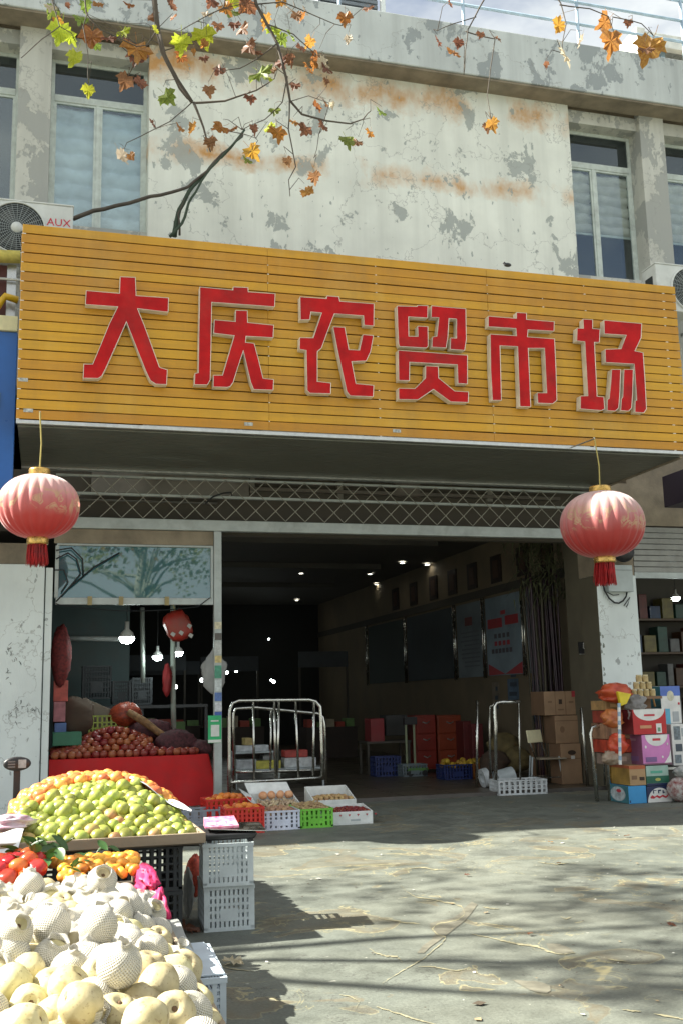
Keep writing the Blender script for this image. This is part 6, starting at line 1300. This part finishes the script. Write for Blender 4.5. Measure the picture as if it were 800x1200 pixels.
for i, (pts, Y, r0, r1) in enumerate(TW):
    q = wob([PY(a, c_, Y) for a, c_ in pts], .02, i*3.3, 3); TWP.extend(q); part('twig', MB().tube(q, [.62*(r0+(r1-r0)*k/(len(q)-1))+.0006 for k in range(len(q))], 5), BARK, tr, smooth=True)
LEAVES = [(72, 36, 30, 'y'), (78, 44, 20, 'y'), (90, 67, 24, 'y'), (104, 105, 18, 'y'), (213, 49, 26, 'y'), (237, 41, 27, 'y'), (70, 24, 16, 'a'), (108, 44, 32, 'o'), (126, 47, 18, 'b'), (160, 58, 34, 'o'), (163, 66, 26, 'b'), (150, 95, 24, 'b'), (165, 98, 20, 'b'), (192, 115, 22, 'g'), (140, 182, 22, 'p'), (152, 184, 14, 'o'),
 (245, 105, 15, 'b'), (293, 115, 15, 'b'), (262, 152, 20, 'a'), (272, 154, 18, 'o'), (226, 149, 18, 'o'), (212, 152, 14, 'o'), (246, 166, 17, 'b'), (292, 178, 22, 'a'), (291, 190, 14, 'g'), (302, 90, 30, 'g'), (312, 94, 18, 'y'), (297, 150, 14, 'b'), (325, 155, 24, 'a'), (314, 152, 16, 'y'), (371, 125, 17, 'o'), (382, 123, 12, 'b'), (344, 144, 12, 'o'), (360, 152, 18, 'b'), (381, 150, 15, 'b'), (368, 207, 18, 'b'),
 (357, 228, 21, 'a'), (336, 188, 13, 'b'), (405, 166, 22, 'g'), (420, 168, 14, 'b'), (447, 134, 15, 'g'), (331, 73, 20, 'b'), (318, 38, 20, 'y'), (328, 46, 16, 'g'), (295, 8, 30, 'b'), (312, 22, 20, 'o'), (340, 45, 18, 'g'), (352, 58, 16, 'b'), (375, 75, 24, 'p'), (384, 84, 18, 'b'), (256, 30, 14, 'b'), (250, 4, 18, 'b'), (272, 18, 22, 'g'), (283, 36, 18, 'b'), (290, 56, 20, 'b'), (262, 10, 18, 'o'), (245, 20, 16, 'p'), (275, 3, 22, 'y'), (335, 10, 18, 'p'), (180, 148, 14, 'b'), (322, 130, 14, 'g'),
 (527, 64, 20, 'o'), (513, 50, 14, 'b'), (538, 50, 15, 'b'), (563, 40, 10, 'b'), (580, 46, 11, 'b'), (575, 145, 20, 'o'), (571, 148, 13, 'b'), (657, 30, 22, 'a'), (660, 66, 26, 'p'), (682, 46, 16, 'p'), (713, 28, 24, 'o'), (716, 46, 34, 'o'), (765, 54, 34, 'o'), (756, 60, 18, 'b'), (736, 26, 10, 'b'), (528, 5, 10, 'b'), (640, 75, 10, 'b'), (100, 6, 20, 'g'), (60, 10, 14, 'p'), (178, 20, 14, 'b'), (203, 8, 18, 'b')]
rl2 = random.Random(21)
for k in range(28):
    while True:
        x, y = rl2.gauss(300, 80), abs(rl2.gauss(0, 62))
        if 200 < x < 440 and y < 210 - .35*abs(x-300): break
    LEAVES.append((x, y, rl2.uniform(8, 19), rl2.choice('bbbobgpoa')))
for k in range(10): LEAVES.append((rl2.uniform(60, 200), rl2.uniform(0, 60), rl2.uniform(8, 18), rl2.choice('bgoy')))
for i, (px, py, s, c_) in enumerate(LEAVES):
    Y = 5.9 if px < 480 else 5.3; Y += rl2.uniform(-.25, .25); p = PY(px, py, Y); d = (p-CAM).length; sz = s*d/F*(.84 if px < 480 else .84)
    nb_ = min(TWP, key=lambda w_: (w_-p).length); top_ = p+Vector((0, 0, sz*.75))
    if (nb_-p).length < .9: STK_.tube([nb_, nb_.lerp(top_, .5)+Vector((rl2.uniform(-.04, .04), 0, rl2.uniform(.0, .07))), top_], [.0028, .002, .0012], 4)
    me = tleaf(c_, rl2.randrange(3))
    o = bpy.data.objects.new('leaf', me); C.objects.link(o); o.parent = tr
    o.location = p-ORG[tr.name]+Vector((0, 0, sz*.3)); o.rotation_euler = (rad(-90)+rl2.uniform(-.7, .7), rl2.uniform(-.9, .9)*1.0, rl2.uniform(-.8, .8)); o.scale = (sz,)*3
part('stalks', STK_, BARK, tr, kind='stuff')
# crown outside the frame: many leaves as one mass
b = MB(); rc = random.Random(9)
def leafquad(p, s):
    n_ = Vector((rc.gauss(0, 1), rc.gauss(0, 1), rc.gauss(0, 1))).normalized(); a = n_.orthogonal().normalized(); q = n_.cross(a)
    b.add([p-a*s, p-q*s*.6, p+a*s, p+q*s*.7, p+q*s*.1-a*s*.5], [(0, 1, 2, 3, 4)])
for k in range(36):
    c_ = Vector((-8.0+rc.gauss(0, 1.7), 9.3+rc.gauss(0, 1.5), 11.6+rc.gauss(0, .9))); r_ = rc.uniform(.4, 1.0)
    if c_.y > 13.0: continue
    for i in range(int(120*r_)):
        d = Vector((rc.gauss(0, 1), rc.gauss(0, 1), rc.gauss(0, .7))).normalized()*r_*rc.random()**.4; leafquad(c_+d, rc.uniform(.06, .12))
part('foliage', b, lm('crown_leaf', (.30, .22, .05), (.22, .26, .06)), tr, kind='stuff')
# second tree, behind the viewer: it shows in the window reflections
t2 = thing('street_tree', 'plane tree on the street side opposite the market, seen mirrored in the windows', 'tree', (3.2, -7, 0))
q = [(3.2, -7, -.1), (3.3, -7, 3), (3.1, -7, 5.5), (3.4, -7, 8)]
part('trunk', MB().tube(q, [.28, .22, .16, .07], 12), TRK, t2, smooth=True)
b = MB()
for k in range(46):
    c_ = Vector((3.6+rc.gauss(0, 2.6), -7+rc.gauss(0, 1.3), 8.6+rc.gauss(0, 2.2))); r_ = rc.uniform(.3, .9)
    for i in range(int(120*r_)):
        d = Vector((rc.gauss(0, 1), rc.gauss(0, 1), rc.gauss(0, .7))).normalized()*r_*rc.random()**.4; leafquad(c_+d, rc.uniform(.06, .12))
for k in range(26):
    a0 = Vector((3.2, -7, rc.uniform(4.5, 8))); a1 = a0+Vector((rc.gauss(0, 2.4), rc.gauss(0, 1), rc.uniform(.2, 2.6)))
    part('limb', MB().tube([a0, a0.lerp(a1, .5)+Vector((0, 0, .2)), a1], [.07, .045, .015], 6), TRK, t2)
part('foliage', b, lm('crown_leaf', (.30, .22, .05), (.22, .26, .06)), t2, kind='stuff')
# climbing stems over the wall above the sign
vn = thing('dry_vine', 'dry climbing stem rising from behind the sign across the peeling wall', 'vine', (1.6, 14.6, 7.4))
VG = M('vine_green', (.045, .07, .045), .8, vs=6)
for pts, r0, m, Y in (([(88, 256), (110, 247), (150, 238), (190, 228), (222, 219), (243, 200), (262, 182), (285, 158)], .034, BARK, 14.5), ([(206, 278), (205, 262), (210, 245), (222, 226), (240, 206), (262, 184), (287, 152)], .042, VG, 14.55), ([(200, 278), (212, 262), (222, 240), (232, 220), (248, 196), (270, 174), (285, 160)], .024, VG, 14.45), ([(210, 276), (206, 250), (217, 232)], .018, BARK, 14.5)):
    q = wob([PY(a, c_, Y) for a, c_ in pts], .05, r0*100, 3); part('stem', MB().tube(q, [r0*(1-.6*k/(len(q)-1)) for k in range(len(q))], 7), m, vn, smooth=True)
one('ceiling_pipe', MB().tube([(2.6, 15.6, 4.35), (2.6, 33.5, 4.35)], .05, 8), M('pipe_grey', (.12, .12, .11), .5), 'long grey pipe running under the dark hall ceiling', 'pipe', (2.6, 15.6, 4.35), smooth=True)
one('grille_cable', MB().tube([PY(a, c_, 14.88) for a, c_ in ((241, 590), (250, 582), (262, 578), (271, 577), (272, 581))], .014, 6), CABLE, 'short black cable tail sticking out in front of the diamond grille above the post', 'cable', PY(241, 590, 14.88), smooth=True)
# dried runs of dirty water on the concrete, pale rimmed, each where it lies
STN = M('dried_stain', (.20, .19, .13), .85, vs=14, var=.25, c2=(.34, .31, .19)); STI = M('dried_puddle', (.145, .138, .105), .8, vs=10, var=.3)
SR = [("335,150 345,160 360,170 385,173 405,178 425,181 436,186 441,198 432,206 414,211 396,214 387,222 396,232 410,236 402,247 390,256 377,268 358,280 340,290 322,301 305,312", 2.6), ("452,231 480,236 505,242 535,248 560,251 575,258 590,263 606,264 622,261", 3.2), ("284,254 294,262 312,267 330,268 338,277", 2.6), ("365,284 385,284 405,288 425,291 442,289", 2.2),
      ("296,350 320,358 345,366 370,374 395,380", 3.0), ("300,204 322,209 345,212 366,214", 2.0), ("470,186 484,189 497,189", 2.0), ("352,123 370,121 392,125 410,124", 1.8), ("560,112 590,116 610,114", 1.6), ("676,272 690,274 706,276", 2.6), ("598,202 607,206 616,203", 2.4), ("700,355 716,357 730,358", 2.6), ("752,362 775,366 800,371", 3.4), ("235,330 255,334 268,342 262,352", 1.8), ("35,282 60,288 95,292", 1.8), ("640,96 655,101 652,110", 1.6)]
rw_ = random.Random(77)
for i_, (pl, wd) in enumerate(SR):
    pt = [tuple(map(float, q.split(','))) for q in pl.split()]; ps = []
    for a_, b_ in zip(pt, pt[1:]):
        for k in range(6): ps.append((a_[0]+(b_[0]-a_[0])*k/6+rw_.uniform(-.9, .9), a_[1]+(b_[1]-a_[1])*k/6+rw_.uniform(-.5, .5)))
    ps.append(pt[-1]); up_, dn_ = [], []; n_ = len(ps)
    for k, (x, y) in enumerate(ps):
        h__ = wd*.5*(.25+.75*math.sin(math.pi*(k+.3)/(n_+.6)))*rw_.uniform(.45, 1.25)
        up_.append(PZ(230+x/1.4035, 930+(y-h__)/1.4035, .004)); dn_.append(PZ(230+x/1.4035, 930+(y+h__)/1.4035, .004))
    one('dried_water_stain', MB().add(up_+dn_, [(k, n_+k, n_+k+1, k+1) for k in range(n_-1)]), STN, None, None, up_[0], kind='structure')
for pl in ("519,306 528,306 540,308 556,308 570,311 581,316 582,324 576,328 562,327 548,323 535,316", "575,246 596,247 614,254 620,260 606,263 588,262 578,255", "384,213 400,209 421,205 434,196 440,188 452,178 462,182 452,196 440,210 424,222 412,232 397,243 384,252 374,262 362,262 372,250 386,240 392,230 384,222"):
    vs_ = [PZ(230+float(q.split(',')[0])/1.4035, 930+float(q.split(',')[1])/1.4035, .0032) for q in pl.split()]
    one('dried_water_stain', MB().add(vs_[::-1], [tuple(range(len(vs_)))]), STI, None, None, vs_[0], kind='structure')
# dim stalls deep in the hall
for i_, (x, y, w_) in enumerate(((2.6, 26.5, 1.8), (4.9, 28.0, 1.6), (6.9, 25.5, 1.3), (3.4, 31.0, 2.2))):
    lb_ = ('dim stall table far back in the hall, left of the passage', 'dim stall table in the middle depth of the hall', 'dim stall table against the right side of the hall', 'farthest dim stall table before the end wall')[i_]
    t = thing('far_stall', lb_, 'stall', (x, y, .046)); part('counter', MB().box(x-w_/2, x+w_/2, y, y+.8, .046, .8), M('far_counter', (.08, .06, .05), .7, vs=3), t)
    part('sign_board', MB().box(x-w_/2, x+w_/2, y+.7, y+.76, 2.3, 2.7), M('far_board', (.05, .06, .07), .6), t)
    for dx in (-w_/2, w_/2-.05): part('post', MB().box(x+dx, x+dx+.05, y+.7, y+.75, .8, 2.3), DARKIN, t)
    for k in range(5): part('goods', MB().box(x-w_/2+.05+k*w_/5.2, x-w_/2+.05+k*w_/5.2+w_/6.5, y+.1, y+.5, .803, .803+rw_.uniform(.1, .3)), M('far_goods_%d' % (k % 3), ((.5, .08, .05), (.2, .35, .12), (.5, .42, .3))[k % 3], .5), t)
# small details: fallen leaves, litter, a bird-sized fitting on the sign's top edge
for k, (px, py, c_, s, lab) in enumerate(((221, 1092, 'b', .17, 'crisp brown fallen plane leaf beside the grey-white crate stack'), (270, 1130, 'p', .11, 'tan fallen leaf beside the pale blue-grey crate'), (548, 1026, 'b', .05, 'tiny dark leaf scrap on the sunlit ground near the middle'), (720, 978, 'p', .04, 'pale scrap on the ground near the right shadow edge'), (655, 1012, 'b', .04, 'tiny brown scrap left of the pale scrap on the ground'), (621, 1094, 'b', .04, 'tiny dark scrap on the shaded ground right of the middle'))):
    p = PZ(px, py, .012); inst('fallen_leaf', tleaf(c_, k % 3), lab, 'leaf', (p.x, p.y, .02), (rl2.uniform(-.2, .2), rl2.uniform(-.2, .2), rl2.random()*6), (s,)*3)
b = MB(); rg = random.Random(31)
for k in range(900):
    x, y = rg.uniform(-1, 11), rg.uniform(3, 14.6)**1.0; s_ = rg.uniform(.004, .016)*(1 if rg.random() < .93 else 2.2); a = rg.random()*6.28; z = .004+rg.random()*.006
    q_ = [Vector((x+s_*rg.uniform(.5, 1.2)*math.cos(a+t_), y+s_*rg.uniform(.5, 1.2)*math.sin(a+t_), z+rg.uniform(0, .005))) for t_ in (0, 1.5, 3.1, 4.7)]
    b.add(q_, [(0, 1, 2, 3)], rg.choice((0, 0, 1, 2)))
one('ground_litter', b, [M('litter_dark', (.06, .045, .03), .9), M('litter_tan', (.28, .21, .12), .9), M('litter_pale', (.55, .54, .50), .8)], 'tiny crumbs of leaf, straw and paper scattered over the concrete', 'litter', (5, 9, 0), kind='stuff')
for k in range(16):
    x, y = rg.uniform(1.2, 7.5), rg.uniform(4, 10.4)
    inst('fallen_leaf', tleaf(rg.choice('bop'), k % 3), 'small dry fallen leaf lying on the open concrete before the market', 'leaf', (x, y, .015), (rg.uniform(-.3, .3), rg.uniform(-.3, .3), rg.random()*6), (rg.uniform(.03, .06),)*3, 'small dry leaves on the open concrete')
p = PY(594, 312, SY+.02)
one('sign_lamp_bracket', MB().ball(p+Vector((0, 0, .02)), .06, .03, .03, 10, 6).tube([p+Vector((-.02, 0, .02)), p+Vector((-.06, 0, .05))], .018, 6), BLK, 'small dark fitting perched on the top edge of the yellow sign', 'fitting', p, smooth=True)
